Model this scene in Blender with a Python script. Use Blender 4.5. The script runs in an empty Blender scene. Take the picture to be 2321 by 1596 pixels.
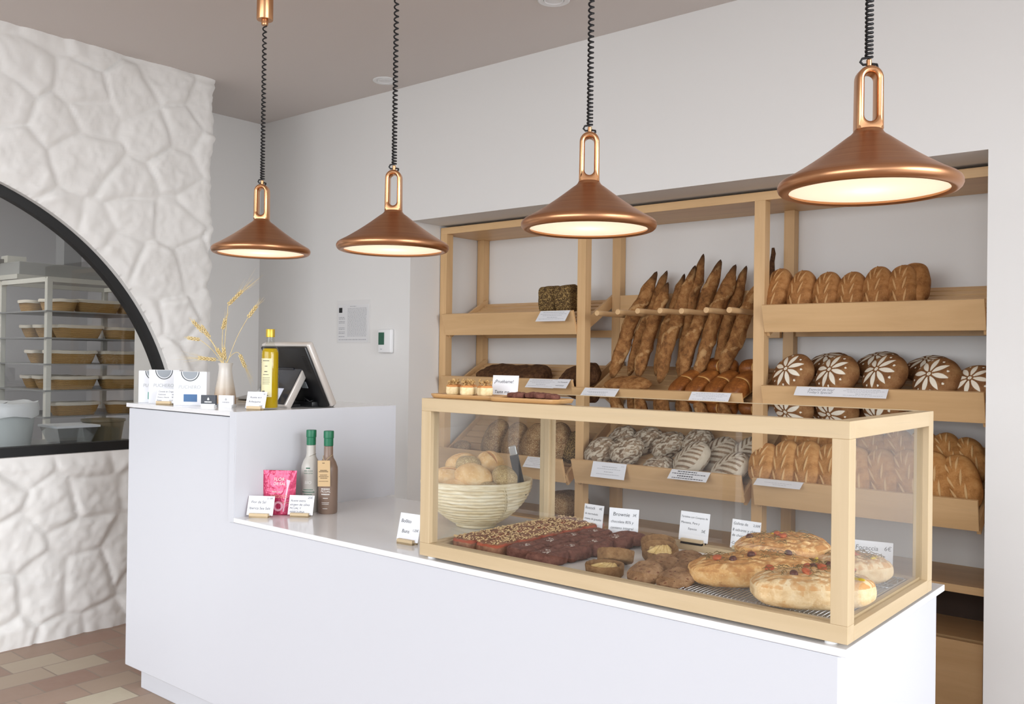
import bpy, bmesh, math, random
import numpy as np
from mathutils import Vector, Matrix, Euler, noise

S = bpy.context.scene
COL = S.collection
PI = math.pi
rnd = random.Random(11)

# ------------------------------------------------------------------ camera
cam_data = bpy.data.cameras.new('camera')
cam_data.sensor_fit = 'HORIZONTAL'
cam_data.sensor_width = 36.0
cam_data.lens = 31.878
cam_data.clip_start = 0.05
cam = bpy.data.objects.new('camera', cam_data)
COL.objects.link(cam)
_r = Vector((0.76775778, 0.64059023, 0.01386166))
_u = Vector((-0.00600553, -0.01443851, 0.99987772))
_f = Vector((-0.64071205, 0.76774715, 0.0072382))
cam.matrix_world = Matrix((
    (_r.x, _u.x, -_f.x, 2.68408566),
    (_r.y, _u.y, -_f.y, -1.75861658),
    (_r.z, _u.z, -_f.z, 1.30152583),
    (0, 0, 0, 1)))
S.camera = cam

# ------------------------------------------------------------------ world, light, exposure
S.view_settings.view_transform = 'Standard'
S.view_settings.look = 'None'
S.view_settings.gamma = 1.0
S.view_settings.use_curve_mapping = False
S.view_settings.exposure = 0.17

world = bpy.data.worlds.new('world')
S.world = world
world.use_nodes = True
_wn = world.node_tree.nodes
_wn.clear()
_out = _wn.new('ShaderNodeOutputWorld')
_bg = _wn.new('ShaderNodeBackground')
_bg.inputs[0].default_value = (0.90, 0.93, 1.0, 1)
_bg.inputs[1].default_value = 1.6
world.node_tree.links.new(_bg.outputs[0], _out.inputs[0])


def area(name, loc, target, sx, sy, power, color):
    d = bpy.data.lights.new(name, 'AREA')
    d.shape = 'RECTANGLE'
    d.size, d.size_y = sx, sy
    d.energy = power
    d.color = color
    o = bpy.data.objects.new(name, d)
    COL.objects.link(o)
    o.location = loc
    o.rotation_euler = (Vector(target) - Vector(loc)).to_track_quat('-Z', 'Y').to_euler()
    return o


# daylight through the shop front (behind the camera) and through the side window
area('daylight_shop_front', (1.0, -9.0, 2.7), (0.1, 2.0, 1.2), 9.0, 4.6, 540, (0.93, 0.965, 1.0))
area('daylight_side_window', (13.0, -0.8, 3.2), (-1.0, 0.3, 1.2), 8.0, 5.0, 1120, (0.93, 0.965, 1.0))


# added fill light that brightens the kitchen behind the round window
area('kitchen_fill_light', (-3.2, -0.6, 2.70), (-3.2, -0.6, 0.0), 0.6, 1.2, 24, (1.0, 0.97, 0.92))


# ------------------------------------------------------------------ helpers
def tag(o, label=None, cat=None, group=None, kind=None):
    if label: o['label'] = label
    if cat: o['category'] = cat
    if group: o['group'] = group
    if kind: o['kind'] = kind
    return o


def thing(name, label, cat, loc=(0, 0, 0), rotz=0.0, group=None):
    o = bpy.data.objects.new(name, None)
    o.empty_display_size = 0.05
    COL.objects.link(o)
    o.location = loc
    o.rotation_euler = (0, 0, rotz)
    return tag(o, label, cat, group)


class MB:
    """collects vertices and faces of one mesh"""
    def __init__(self):
        self.v, self.f, self.m = [], [], []

    def add(self, vs, fs, mark=0.0):
        n = len(self.v)
        self.v += [tuple(map(float, p)) for p in vs]
        self.f += [tuple(i + n for i in f) for f in fs]
        self.m += [mark] * len(vs) if np.isscalar(mark) else list(mark)
        return self

    def box(self, a, b, mat=None, mark=0.0):
        (x0, y0, z0), (x1, y1, z1) = a, b
        vs = [Vector(p) for p in ((x0, y0, z0), (x1, y0, z0), (x1, y1, z0), (x0, y1, z0), (x0, y0, z1), (x1, y0, z1), (x1, y1, z1), (x0, y1, z1))]
        if mat is not None: vs = [mat @ p for p in vs]
        return self.add(vs, [(0, 3, 2, 1), (4, 5, 6, 7), (0, 1, 5, 4), (1, 2, 6, 5), (2, 3, 7, 6), (3, 0, 4, 7)], mark)

    def lathe(self, prof, seg=48, mat=None, mark=0.0, caps=True):
        vs, fs = [], []
        n = len(prof)
        for i in range(seg):
            a = 2 * PI * i / seg
            for r, z in prof:
                p = Vector((r * math.cos(a), r * math.sin(a), z))
                vs.append(mat @ p if mat is not None else p)
        for i in range(seg):
            j = (i + 1) % seg
            for k in range(n - 1):
                fs.append((i * n + k, j * n + k, j * n + k + 1, i * n + k + 1))
        if caps:
            if prof[0][0] > 1e-6: fs.append(tuple(i * n for i in range(seg))[::-1])
            if prof[-1][0] > 1e-6: fs.append(tuple(i * n + n - 1 for i in range(seg)))
        return self.add(vs, fs, mark)

    def tube(self, pts, r, seg=8, mark=0.0, caps=True, radii=None):
        pts = [Vector(p) for p in pts]
        n = len(pts)
        vs, fs = [], []
        up = Vector((0.31, 0.17, 0.93))
        prev = None
        for i, p in enumerate(pts):
            t = (pts[min(i + 1, n - 1)] - pts[max(i - 1, 0)]).normalized()
            if prev is None:
                s = t.cross(up)
                if s.length < 1e-3: s = t.cross(Vector((1, 0, 0)))
            else:
                s = prev - t * prev.dot(t)
            s.normalize()
            prev = s
            w = t.cross(s)
            rr = radii[i] if radii else r
            for k in range(seg):
                a = 2 * PI * k / seg
                vs.append(p + (s * math.cos(a) + w * math.sin(a)) * rr)
        for i in range(n - 1):
            for k in range(seg):
                l = (k + 1) % seg
                fs.append((i * seg + k, i * seg + l, (i + 1) * seg + l, (i + 1) * seg + k))
        if caps:
            fs.append(tuple(range(seg))[::-1])
            fs.append(tuple((n - 1) * seg + k for k in range(seg)))
        return self.add(vs, fs, mark)

    def prism(self, poly, h0, h1, mat=None, mark=0.0):
        """poly in XY extruded from z=h0 to h1"""
        n = len(poly)
        vs = [Vector((x, y, h0)) for x, y in poly] + [Vector((x, y, h1)) for x, y in poly]
        if mat is not None: vs = [mat @ p for p in vs]
        fs = [tuple(range(n))[::-1], tuple(range(n, 2 * n))]
        fs += [(i, (i + 1) % n, n + (i + 1) % n, n + i) for i in range(n)]
        return self.add(vs, fs, mark)

    def mesh(self, name, material, smooth=False, bevel=0.0, bseg=2, fix=True):
        me = bpy.data.meshes.new(name)
        me.from_pydata(self.v, [], self.f)
        if any(self.m):
            at = me.attributes.new('mark', 'FLOAT', 'POINT')
            at.data.foreach_set('value', np.array(self.m, dtype=np.float32))
        if fix or bevel:
            bm = bmesh.new()
            bm.from_mesh(me)
            if fix: bmesh.ops.recalc_face_normals(bm, faces=bm.faces)
            if bevel:
                es = [e for e in bm.edges if len(e.link_faces) == 2 and e.calc_face_angle(0) > 0.5]
                bmesh.ops.bevel(bm, geom=es, offset=bevel, segments=bseg, affect='EDGES', profile=0.5)
            bm.to_mesh(me)
            bm.free()
        me.materials.append(material)
        if smooth:
            me.polygons.foreach_set('use_smooth', [True] * len(me.polygons))
            if smooth != 'all':
                me.set_sharp_from_angle(angle=math.radians(smooth if isinstance(smooth, (int, float)) and smooth is not True else 40))
        me.update()
        return me

    def build(self, name, material, parent=None, smooth=False, bevel=0.0, bseg=2, loc=None, rot=None, fix=True):
        return link(name, self.mesh(name, material, smooth, bevel, bseg, fix), parent, loc, rot)


def link(name, me, parent=None, loc=None, rot=None):
    o = bpy.data.objects.new(name, me)
    COL.objects.link(o)
    if parent is not None: o.parent = parent
    if loc is not None: o.location = loc
    if rot is not None: o.rotation_euler = rot
    return o


def dup(root, loc=None, rot=None, label=None, group=None, scale=None):
    """a copy of a thing with its parts and sub-parts"""
    r = root.copy()
    COL.objects.link(r)
    if loc is not None: r.location = loc
    if rot is not None: r.rotation_euler = rot
    if scale is not None: r.scale = scale
    if label: r['label'] = label
    if group: r['group'] = group
    for ch in list(root.children):
        c = ch.copy()
        COL.objects.link(c)
        c.parent = r
        for g in list(ch.children):
            d = g.copy()
            COL.objects.link(d)
            d.parent = c
    return r


def frame_rot(zdir, xdir):
    """euler whose local z points along zdir and local x near xdir"""
    z = Vector(zdir).normalized()
    x = Vector(xdir)
    x = (x - z * x.dot(z)).normalized()
    y = z.cross(x)
    return Matrix(((x.x, y.x, z.x), (x.y, y.y, z.y), (x.z, y.z, z.z))).to_euler()


def L(r, g, b):
    """sRGB 0-255 to linear"""
    def c(v):
        v /= 255.0
        return v / 12.92 if v <= 0.04045 else ((v + 0.055) / 1.055) ** 2.4
    return (c(r), c(g), c(b), 1.0)


class NT:
    """small node-tree writer"""
    def __init__(self, name):
        self.mat = bpy.data.materials.new(name)
        self.mat.use_nodes = True
        self.t = self.mat.node_tree
        self.n = self.t.nodes
        self.p = self.n['Principled BSDF']
        self.out = self.n['Material Output']

    def new(self, kind, **kw):
        nd = self.n.new('ShaderNode' + kind)
        for k, v in kw.items(): setattr(nd, k, v)
        return nd

    def link(self, a, b):
        self.t.links.new(a, b)

    def coord(self, scale=(1, 1, 1), out='Object'):
        tc = self.new('TexCoord')
        mp = self.new('Mapping')
        mp.inputs['Scale'].default_value = scale
        self.link(tc.outputs[out], mp.inputs['Vector'])
        return mp.outputs[0]

    def noise(self, vec, scale, detail=4, rough=0.55, dist=0.0):
        nd = self.new('TexNoise')
        nd.inputs['Scale'].default_value = scale
        nd.inputs['Detail'].default_value = detail
        nd.inputs['Roughness'].default_value = rough
        nd.inputs['Distortion'].default_value = dist
        if vec is not None: self.link(vec, nd.inputs['Vector'])
        return nd.outputs['Fac']

    def ramp(self, fac, stops, interp='LINEAR'):
        nd = self.new('ValToRGB')
        cr = nd.color_ramp
        cr.interpolation = interp
        while len(cr.elements) < len(stops): cr.elements.new(0.5)
        for e, (p, c) in zip(cr.elements, stops):
            e.position = p
            e.color = c
        self.link(fac, nd.inputs[0])
        return nd.outputs[0]

    def mix(self, fac, a, b, blend='MIX'):
        nd = self.new('Mix', data_type='RGBA', blend_type=blend)
        if isinstance(fac, float): nd.inputs[0].default_value = fac
        else: self.link(fac, nd.inputs[0])
        for s, v in ((nd.inputs[6], a), (nd.inputs[7], b)):
            if isinstance(v, tuple): s.default_value = v
            else: self.link(v, s)
        return nd.outputs[2]

    def math(self, op, a, b=0.0):
        nd = self.new('Math', operation=op)
        for s, v in ((nd.inputs[0], a), (nd.inputs[1], b)):
            if isinstance(v, (int, float)): s.default_value = v
            else: self.link(v, s)
        return nd.outputs[0]

    def attr(self, name='mark'):
        nd = self.new('Attribute', attribute_name=name)
        return nd.outputs['Fac']

    def bump(self, h, strength=0.3, dist=0.01):
        nd = self.new('Bump')
        nd.inputs['Strength'].default_value = strength
        nd.inputs['Distance'].default_value = dist
        self.link(h, nd.inputs['Height'])
        self.link(nd.outputs[0], self.p.inputs['Normal'])

    def base(self, c):
        if isinstance(c, tuple): self.p.inputs['Base Color'].default_value = c
        else: self.link(c, self.p.inputs['Base Color'])
        return self

    def set(self, rough=0.5, metal=0.0, spec=0.5, **kw):
        self.p.inputs['Roughness'].default_value = rough
        self.p.inputs['Metallic'].default_value = metal
        self.p.inputs['Specular IOR Level'].default_value = spec
        for k, v in kw.items(): self.p.inputs[k].default_value = v
        return self


def plain(name, color, rough=0.5, metal=0.0, spec=0.5, bump=None, **kw):
    m = NT(name)
    m.base(color).set(rough, metal, spec, **kw)
    if bump:
        m.bump(m.noise(m.coord(), bump[0], 5), bump[1], bump[2])
    return m.mat


def wood(name, a, b, axis, rough=0.42):
    m = NT(name)
    sc = [11.0, 11.0, 11.0]
    sc['xyz'.index(axis)] = 0.9
    v = m.coord(tuple(sc))
    n1 = m.noise(v, 1.6, 5, 0.6, 0.7)
    sc2 = [90.0, 90.0, 90.0]
    sc2['xyz'.index(axis)] = 4.0
    n2 = m.noise(m.coord(tuple(sc2)), 1.0, 2, 0.5)
    c1 = m.ramp(n1, [(0.3, a), (0.7, b)])
    dark = tuple(x * 0.86 for x in a[:3]) + (1,)
    f = m.math('MULTIPLY', m.math('GREATER_THAN', n2, 0.66), 0.35)
    m.base(m.mix(f, c1, dark)).set(rough, 0, 0.35)
    m.bump(n2, 0.08, 0.002)
    return m.mat


def glass(name, tint=(0.992, 0.996, 0.994, 1), refl=1.0):
    m = NT(name)
    m.n.remove(m.p)
    tr = m.new('BsdfTransparent')
    tr.inputs[0].default_value = tint
    gl = m.new('BsdfGlossy')
    gl.inputs['Roughness'].default_value = 0.0
    fr = m.new('Fresnel')
    geo = m.new('NewGeometry')
    # both faces of a thin pane reflect alike
    m.link(m.math('SUBTRACT', 1.5, m.math('MULTIPLY', geo.outputs['Backfacing'], 1.5 - 1 / 1.5)), fr.inputs['IOR'])
    mx = m.new('MixShader')
    m.link(m.math('MULTIPLY', fr.outputs[0], refl), mx.inputs[0])
    m.link(tr.outputs[0], mx.inputs[1])
    m.link(gl.outputs[0], mx.inputs[2])
    m.link(mx.outputs[0], m.out.inputs[0])
    return m.mat


def bread_mat(name, dark, mid, light, markc, scale=14.0, bump=0.5, bdist=0.004, seeds=None, rough=0.75, pos=(0.3, 0.5, 0.72), burnable=False):
    m = NT(name)
    v = m.coord()
    n1 = m.noise(v, scale, 6, 0.62, 0.4)
    c = m.ramp(n1, [(pos[0], dark), (pos[1], mid), (pos[2], light)])
    n2 = m.noise(v, scale * 9, 3, 0.6)
    c = m.mix(m.math('MULTIPLY', m.math('GREATER_THAN', n2, 0.6), 0.35), c, light)
    if seeds:
        col1, col2, sc, th = seeds
        vo = m.new('TexVoronoi')
        vo.inputs['Scale'].default_value = sc
        vo.inputs['Randomness'].default_value = 1.0
        m.link(m.coord((1.0, 1.7, 1.3)), vo.inputs['Vector'])
        inside = m.math('LESS_THAN', vo.outputs['Distance'], th)
        sep = m.new('SeparateColor')
        m.link(vo.outputs['Color'], sep.inputs[0])
        sc_ = m.mix(sep.outputs[0], col1, col2)
        c = m.mix(inside, c, sc_)
    mk = m.attr()
    nz = m.noise(v, scale * 6, 4, 0.7)
    mk2 = m.math('GREATER_THAN', m.math('SUBTRACT', m.math('MULTIPLY', mk, 1.25), m.math('MULTIPLY', nz, 0.55)), 0.18)
    mkf = m.math('MULTIPLY', mk2, m.math('MINIMUM', m.math('MULTIPLY', mk, 1.4), 1.0))
    c = m.mix(mkf, c, markc)
    if burnable:
        c = m.mix(m.attr('burn'), c, L(40, 26, 18))
    m.base(c).set(rough, 0, 0.25)
    m.bump(m.math('ADD', m.math('MULTIPLY', n1, 0.5), m.math('MULTIPLY', n2, 0.5)), bump, bdist)
    return m.mat


# ------------------------------------------------------------------ materials
WALL = plain('white_wall_paint', L(228, 226, 223), 0.7, bump=(55, 0.05, 0.002))
WALL2 = plain('white_stone_paint', L(236, 234, 230), 0.6, bump=(45, 0.12, 0.003))
CEIL = plain('ceiling_paint', L(218, 210, 205), 0.8)
LAC = plain('white_lacquer', L(210, 212, 218), 0.38, bump=(30, 0.03, 0.002))
TOPW = plain('white_stone_top', L(233, 233, 234), 0.12, spec=0.5)
SHELF = {a: wood('beech_shelf_' + a, L(222, 184, 136), L(207, 168, 120), a) for a in 'xyz'}
CASE = {a: wood('pale_beech_' + a, L(207, 185, 150), L(196, 173, 136), a) for a in 'xyz'}
GLASS = glass('clear_glass')
GLASST = glass('top_glass', (0.96, 0.965, 0.955, 1), 1.4)
BLACKF = plain('black_steel_frame', L(13, 13, 14), 0.5)
PAPER = plain('white_card', L(232, 233, 237), 0.6)
INK = plain('black_ink', L(45, 45, 55), 0.6)
INKG = plain('grey_print', L(182, 183, 188), 0.6)
STEEL = plain('brushed_steel', L(196, 198, 198), 0.35, 0.85)
CHROME = plain('chrome_wire', L(214, 216, 218), 0.22, 1.0)
BLACKP = plain('black_plastic', L(22, 22, 24), 0.35)
WHITEP = plain('white_plastic', L(236, 236, 236), 0.4)


def brushed_copper(name):
    m = NT(name)
    n = m.noise(m.coord((3.0, 3.0, 260.0)), 1.0, 2)
    c = m.ramp(n, [(0.3, L(188, 134, 96)), (0.7, L(202, 150, 110))])
    m.base(c).set(0.33, 1.0, 0.5)
    m.bump(n, 0.06, 0.001)
    return m.mat


COPPER = brushed_copper('brushed_copper')
COPPER2 = plain('satin_copper', L(214, 160, 116), 0.26, 1.0)
CORD = plain('black_rubber_cord', L(20, 20, 22), 0.45)


def floor_mat():
    m = NT('terracotta_tiles')
    v = m.coord()
    br = m.new('TexBrick')
    br.offset = 0.5
    br.inputs['Scale'].default_value = 1.0
    br.inputs['Brick Width'].default_value = 0.22
    br.inputs['Row Height'].default_value = 0.15
    br.inputs['Mortar Size'].default_value = 0.0035
    br.inputs['Mortar Smooth'].default_value = 0.2
    br.inputs['Color1'].default_value = (0, 0, 0, 1)
    br.inputs['Color2'].default_value = (1, 1, 1, 1)
    br.inputs['Mortar'].default_value = (0.5, 0.5, 0.5, 1)
    rot = m.new('Mapping')
    rot.inputs['Rotation'].default_value = (0, 0, PI / 2)
    m.link(v, rot.inputs['Vector'])
    m.link(rot.outputs[0], br.inputs['Vector'])
    bw = m.new('RGBToBW')
    m.link(br.outputs['Color'], bw.inputs[0])
    c = m.ramp(bw.outputs[0], [(0.0, L(150, 118, 102)), (0.25, L(156, 122, 106)), (0.42, L(164, 138, 120)), (0.6, L(152, 124, 108)), (0.82, L(170, 150, 130)), (0.97, L(200, 192, 168))])
    n = m.noise(v, 14, 6, 0.65)
    c = m.mix(m.math('MULTIPLY', n, 0.55), c, L(176, 154, 138))
    c = m.mix(br.outputs['Fac'], c, L(150, 134, 120))
    m.base(c).set(0.55, 0, 0.35)
    m.bump(m.math('SUBTRACT', 1.0, br.outputs['Fac']), 0.3, 0.003)
    return m.mat


FLOOR = floor_mat()
# ------------------------------------------------------------------ setting
ZC = 2.733          # ceiling
YW = 1.549          # wall behind the counter
NX0, NX1, NZ, NY = -0.780, 1.967, 2.017, 2.120   # shelf niche


def struct(name, mb, mat, parent=None, **kw):
    o = mb.build(name, mat, parent, **kw)
    if parent is None: o['kind'] = 'structure'
    return o


struct('floor', MB().box((-4.6, -3.3, -0.06), (4.3, 2.4, 0.0)), FLOOR)
struct('ceiling', MB().box((-4.6, -3.3, ZC), (4.3, 2.4, ZC + 0.08)), CEIL)

wb = MB()
wb.box((-2.125, YW, 0), (NX0, YW + 0.12, ZC))
wb.box((NX1, YW, 0), (4.0, YW + 0.12, ZC))
wb.box((NX0, YW, NZ), (NX1, YW + 0.12, ZC))
wb.box((NX0 - 0.1, YW + 0.12, 0), (NX0, NY, NZ + 0.08))
wb.box((NX1, YW + 0.12, 0), (NX1 + 0.1, NY, NZ + 0.08))
wb.box((NX0 - 0.1, NY, 0), (NX1 + 0.1, NY + 0.1, NZ + 0.08))
wb.box((NX0, YW + 0.12, NZ), (NX1, NY, NZ + 0.08))
struct('wall_back', wb, WALL)

# plain wall between the stone wall and the back wall, with the kitchen behind it
struct('wall_left', MB().box((-2.33, 0.857, 0), (-2.125, 1.67, ZC)).box((-2.125, 0.79, 0), (-1.80, 0.855, ZC)), WALL)
wk = MB()
wk.box((-4.5, -2.3, 0), (-4.4, 1.67, ZC))
wk.box((-4.4, 1.55, 0), (-2.33, 1.67, ZC))
wk.box((-4.4, -2.4, 0), (-1.6, -2.3, ZC))
struct('wall_kitchen', wk, plain('kitchen_wall_paint', L(206, 208, 212), 0.7))

# shop front (behind the viewer) with its wide window, side wall with a window
wf = MB()
wf.box((-1.6, -3.12, 0), (4.0, -3.0, 0.25)).box((-1.6, -3.12, 2.6), (4.0, -3.0, ZC))
wf.box((-1.6, -3.12, 0.25), (-1.35, -3.0, 2.6)).box((3.6, -3.12, 0.25), (4.0, -3.0, 2.6))
for x in (0.3, 1.95):
    wf.box((x - 0.04, -3.1, 0.25), (x + 0.04, -3.02, 2.6))
struct('wall_front', wf, WALL)
wr = MB()
wr.box((3.9, -3.0, 0), (4.0, YW, 0.12)).box((3.9, -3.0, 2.6), (4.0, YW, ZC))
wr.box((3.9, -3.0, 0.12), (4.0, -2.9, 2.6)).box((3.9, 0.95, 0.12), (4.0, YW, 2.6))
for y in (-1.6, -0.3):
    wr.box((3.92, y - 0.03, 0.12), (3.98, y + 0.03, 2.6))
struct('wall_right', wr, WALL)

# the street outside, seen only in the reflections of the glass
struct('street', MB().box((-22, -16, -0.20), (20, -3.14, -0.08)), plain('asphalt', L(120, 118, 116), 0.8))
bo = MB().box((-22, -15.0, -0.2), (-2.5, -14.0, 7.5))
for i in range(6):
    for j in range(2):
        bo.box((-20 + i * 3.0, -14.02, 0.6 + j * 3.4), (-18.4 + i * 3.0, -13.96, 2.6 + j * 3.4))
struct('wall_opposite', bo, plain('street_render', L(146, 138, 128), 0.8))

# rough stone wall, painted white, with the half-round opening
AY, AZ, AR, SILL = -0.645, 0.780, 1.345, 0.835
XS = -1.532


def stone_wall():
    rs = np.random.RandomState(5)
    seeds = []
    cw, ch = 0.215, 0.215
    for i in range(-2, 14):
        for j in range(-1, 15):
            seeds.append((-1.35 + (i + (0.5 if j % 2 else 0) + rs.uniform(-.36, .36)) * cw, (j + rs.uniform(-.36, .36)) * ch))
    seeds = np.array(seeds)
    hgt = rs.uniform(0.65, 1.25, len(seeds))
    tilt = rs.uniform(-0.10, 0.10, (len(seeds), 2))
    st = 0.0105
    ys = np.arange(-1.30, 0.857 + st * .5, st)
    zs = np.concatenate([np.linspace(0, SILL, 80), np.linspace(SILL, ZC, 182)[1:]])
    Y, Z = np.meshgrid(ys, zs, indexing='ij')
    ny, nz = Y.shape
    wy = np.zeros(Y.shape); wz = np.zeros(Y.shape); fine = np.zeros(Y.shape)
    for i in range(ny):
        for k in range(nz):
            p = Vector((Y[i, k] * 3.2, Z[i, k] * 3.2, 0.3))
            a = noise.noise_vector(p)
            wy[i, k], wz[i, k] = a.x, a.y
            fine[i, k] = noise.fractal(Vector((Y[i, k] * 13, Z[i, k] * 13, 4.2)), 0.75, 2.1, 4)
    q = np.stack([Y + wy * .045, Z + wz * .045], -1).reshape(-1, 2)
    d = np.sqrt(((q[:, None, :] - seeds[None]) ** 2 * np.array([1.0, 1.15])).sum(-1))
    o = np.argsort(d, 1)[:, :2]
    r = np.arange(len(q))
    e = (d[r, o[:, 1]] - d[r, o[:, 0]]).reshape(Y.shape)
    c = seeds[o[:, 0]].reshape(ny, nz, 2)
    h = hgt[o[:, 0]].reshape(Y.shape)
    tl = tilt[o[:, 0]].reshape(ny, nz, 2)
    s = np.sin(np.clip(e / 0.062, 0, 1) * PI / 2) ** 0.8
    X = XS - 0.010 + 0.017 * h * s + s * ((Y - c[..., 0]) * tl[..., 0] + (Z - c[..., 1]) * tl[..., 1]) * 0.9 + 0.0075 * fine * (0.4 + 0.6 * s)
    rad = np.hypot(Y - AY, Z - AZ)
    # settle the surface towards the opening and the ceiling
    for dist in (np.abs(rad - AR) + (Z < SILL) * 9, np.abs(Z - SILL) + (rad > AR + .02) * 9):
        w = np.clip(dist / 0.05, 0, 1)
        X = (XS - 0.012) * (1 - w) + X * w
    # wavy outer edge
    w = np.clip((Y - 0.79) / 0.067, 0, 1)
    Yd = Y + w * 0.011 * np.sin(Z * 19 + 2 * np.sin(Z * 7)) + w * 0.008 * fine
    X = X - 0.02 * w ** 3
    snap = (np.abs(rad - AR) < st * .80) & (Z > SILL - 1e-6)
    Yd = np.where(snap, AY + (Y - AY) * AR / rad, Yd)
    Zd = np.where(snap & (Z > SILL + 1e-6), AZ + (Z - AZ) * AR / rad, Z)
    inside = (rad < AR - 1e-6) & ~snap & (Z > SILL + 1e-6)
    m = MB()
    idx = np.arange(ny * nz).reshape(ny, nz)
    vs = np.stack([X, Yd, Zd], -1).reshape(-1, 3)
    fs = []
    ins = inside
    both = snap | ins
    for i in range(ny - 1):
        for k in range(nz - 1):
            if ins[i, k] or ins[i + 1, k] or ins[i, k + 1] or ins[i + 1, k + 1]: continue
            fs.append((idx[i, k], idx[i + 1, k], idx[i + 1, k + 1], idx[i, k + 1]))
    m.add(vs, fs)
    # outer end, returns to the thickness of the wall
    n0 = len(m.v)
    end = [tuple(vs[idx[ny - 1, k]]) for k in range(nz)]
    m.add([p for p in end] + [(-1.80, 0.857, p[2]) for p in end], [(k, k + nz, k + nz + 1, k + 1) for k in range(nz - 1)])
    # reveal of the opening
    arc = []
    a0 = math.asin((SILL - AZ) / AR)
    for k in range(97):
        a = a0 + (PI - 2 * a0) * k / 96
        arc.append((AY + AR * math.cos(a), AZ + AR * math.sin(a)))
    m.add([(XS - 0.012, y, z) for y, z in arc] + [(-1.615, y, z) for y, z in arc], [(k, k + 1, k + 98, k + 97) for k in range(96)])
    m.add([(XS - 0.012, arc[0][0], SILL), (XS - 0.012, arc[-1][0], SILL), (-1.615, arc[-1][0], SILL), (-1.615, arc[0][0], SILL)], [(0, 1, 2, 3)])
    # plain part of the wall beyond the frame of view
    m.box((-1.80, -3.0, 0), (XS, -1.30, SILL))
    m.box((-1.80, -3.0, SILL), (XS, AY - AR, ZC))
    top = [(y, z) for y, z in arc if y < -1.28]
    m.add([(XS, y, z) for y, z in top] + [(XS, y, ZC) for y, z in top], [(k, k + 1, k + 1 + len(top), k + len(top)) for k in range(len(top) - 1)])
    o = m.build('wall_stone', WALL2, smooth='all', fix=False)
    o['kind'] = 'structure'
    return o


stone_wall()

# half-round window: black steel frame and one pane
win = thing('window_1', None, None, (-1.60, AY, AZ))
win['kind'] = 'structure'
fm = MB()
R0, R1 = AR - 0.042, AR
N = 96
sill_in = 0.098
vs, fs = [], []
for k in range(N + 1):
    a = math.asin((SILL - AZ) / R1) + (PI - 2 * math.asin((SILL - AZ) / R1)) * k / N
    for r in (R0, R1):
        for x in (-0.022, 0.022):
            z = r * math.sin(a)
            vs.append((x, r * math.cos(a), z))
for k in range(N):
    b = k * 4
    for p, q in ((0, 1), (1, 3), (3, 2), (2, 0)):
        fs.append((b + p, b + q, b + 4 + q, b + 4 + p))
fm.add(vs, fs)
fm.box((-0.025, -R1 + .01, SILL - AZ), (0.028, R1 - .01, sill_in))
fm.build('frame', BLACKF, win)
pn = MB()
poly = [(R0 * 1.005 * math.cos(PI * k / 64), max(sill_in, R0 * 1.005 * math.sin(PI * k / 64))) for k in range(65)]
vs = [(x, y, z) for x in (-0.003, 0.003) for y, z in poly]
fs = [tuple(range(65)), tuple(range(65, 130))] + [(k, (k + 1) % 65, 65 + (k + 1) % 65, 65 + k) for k in range(65)]
pn.add(vs, fs)
pn.build('pane', GLASS, win)

# ------------------------------------------------------------------ counter
HC, HH, SL = 0.750, 1.108, 0.016
XL, XR, CB, HB = -0.744, 2.064, 0.690, 0.735
ct = thing('service_counter', 'white L-stepped shop counter with a raised till end and stone worktops', 'counter', (0, 0, 0))
MB().box((0.0, 0.0, HC - SL), (XR, CB, HC)).build('worktop', TOPW, ct, bevel=0.0015)
MB().box((XL, 0.0, HH - SL), (0.0, HB, HH)).build('raised_worktop', TOPW, ct, bevel=0.0015)
# L-stepped body in one piece
Lp = [(XL + 0.012, 0.089), (XR - 0.016, 0.089), (XR - 0.016, HC - SL - 0.002), (-0.030, HC - SL - 0.002), (-0.030, HH - SL - 0.0035), (XL + 0.012, HH - SL - 0.0035)]
MB().prism(Lp, -(CB - 0.01), -0.006, Matrix.Rotation(PI / 2, 4, 'X')).build('body', LAC, ct, bevel=0.003)
MB().box((XL + 0.062, 0.046, 0.0), (XR - 0.05, CB - 0.05, 0.089)).build('plinth', LAC, ct, bevel=0.003)
# flush side panel of the raised end
MB().box((-0.010, 0.004, HC), (0.0015, HB, HH - 0.0005)).build('side_panel', LAC, ct)
MB().box((-0.030, -0.0004, HC - SL), (0.0005, 0.012, HH - 0.0005)).build('end_stile', LAC, ct)

# ------------------------------------------------------------------ ceiling spots
for (x, y, lb) in ((-0.836, 1.404, 'round white recessed spotlight in the ceiling near the shelf wall corner'),
                   (0.49, 1.10, 'round white recessed ceiling spotlight nearly cut off by the picture top')):
    t = thing('recessed_spotlight', lb, 'ceiling light', (x, y, ZC), group='recessed ceiling spotlights')
    MB().lathe([(0.0, 0.0), (0.062, 0.0), (0.064, -0.004), (0.060, -0.006), (0.042, -0.004), (0.040, 0.0)], 48).build('bezel', WHITEP, t, smooth=30)
    MB().lathe([(0.0, -0.002), (0.034, -0.003), (0.038, -0.006), (0.040, -0.002)], 40).build('lens', WHITEP, t, smooth=30)
# ------------------------------------------------------------------ pendant lamps
def diffuser_mat():
    """opal acrylic lit from behind by the bulb"""
    m = NT('opal_diffuser')
    m.n.remove(m.p)
    tl = m.new('BsdfTranslucent')
    tl.inputs[0].default_value = (0.90, 0.86, 0.80, 1)
    em = m.new('Emission')
    em.inputs[0].default_value = L(255, 238, 212)
    em.inputs[1].default_value = 0.42
    ad = m.new('AddShader')
    m.link(tl.outputs[0], ad.inputs[0])
    m.link(em.outputs[0], ad.inputs[1])
    m.link(ad.outputs[0], m.out.inputs[0])
    return m.mat


DIFF = diffuser_mat()
RL = 0.18


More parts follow.
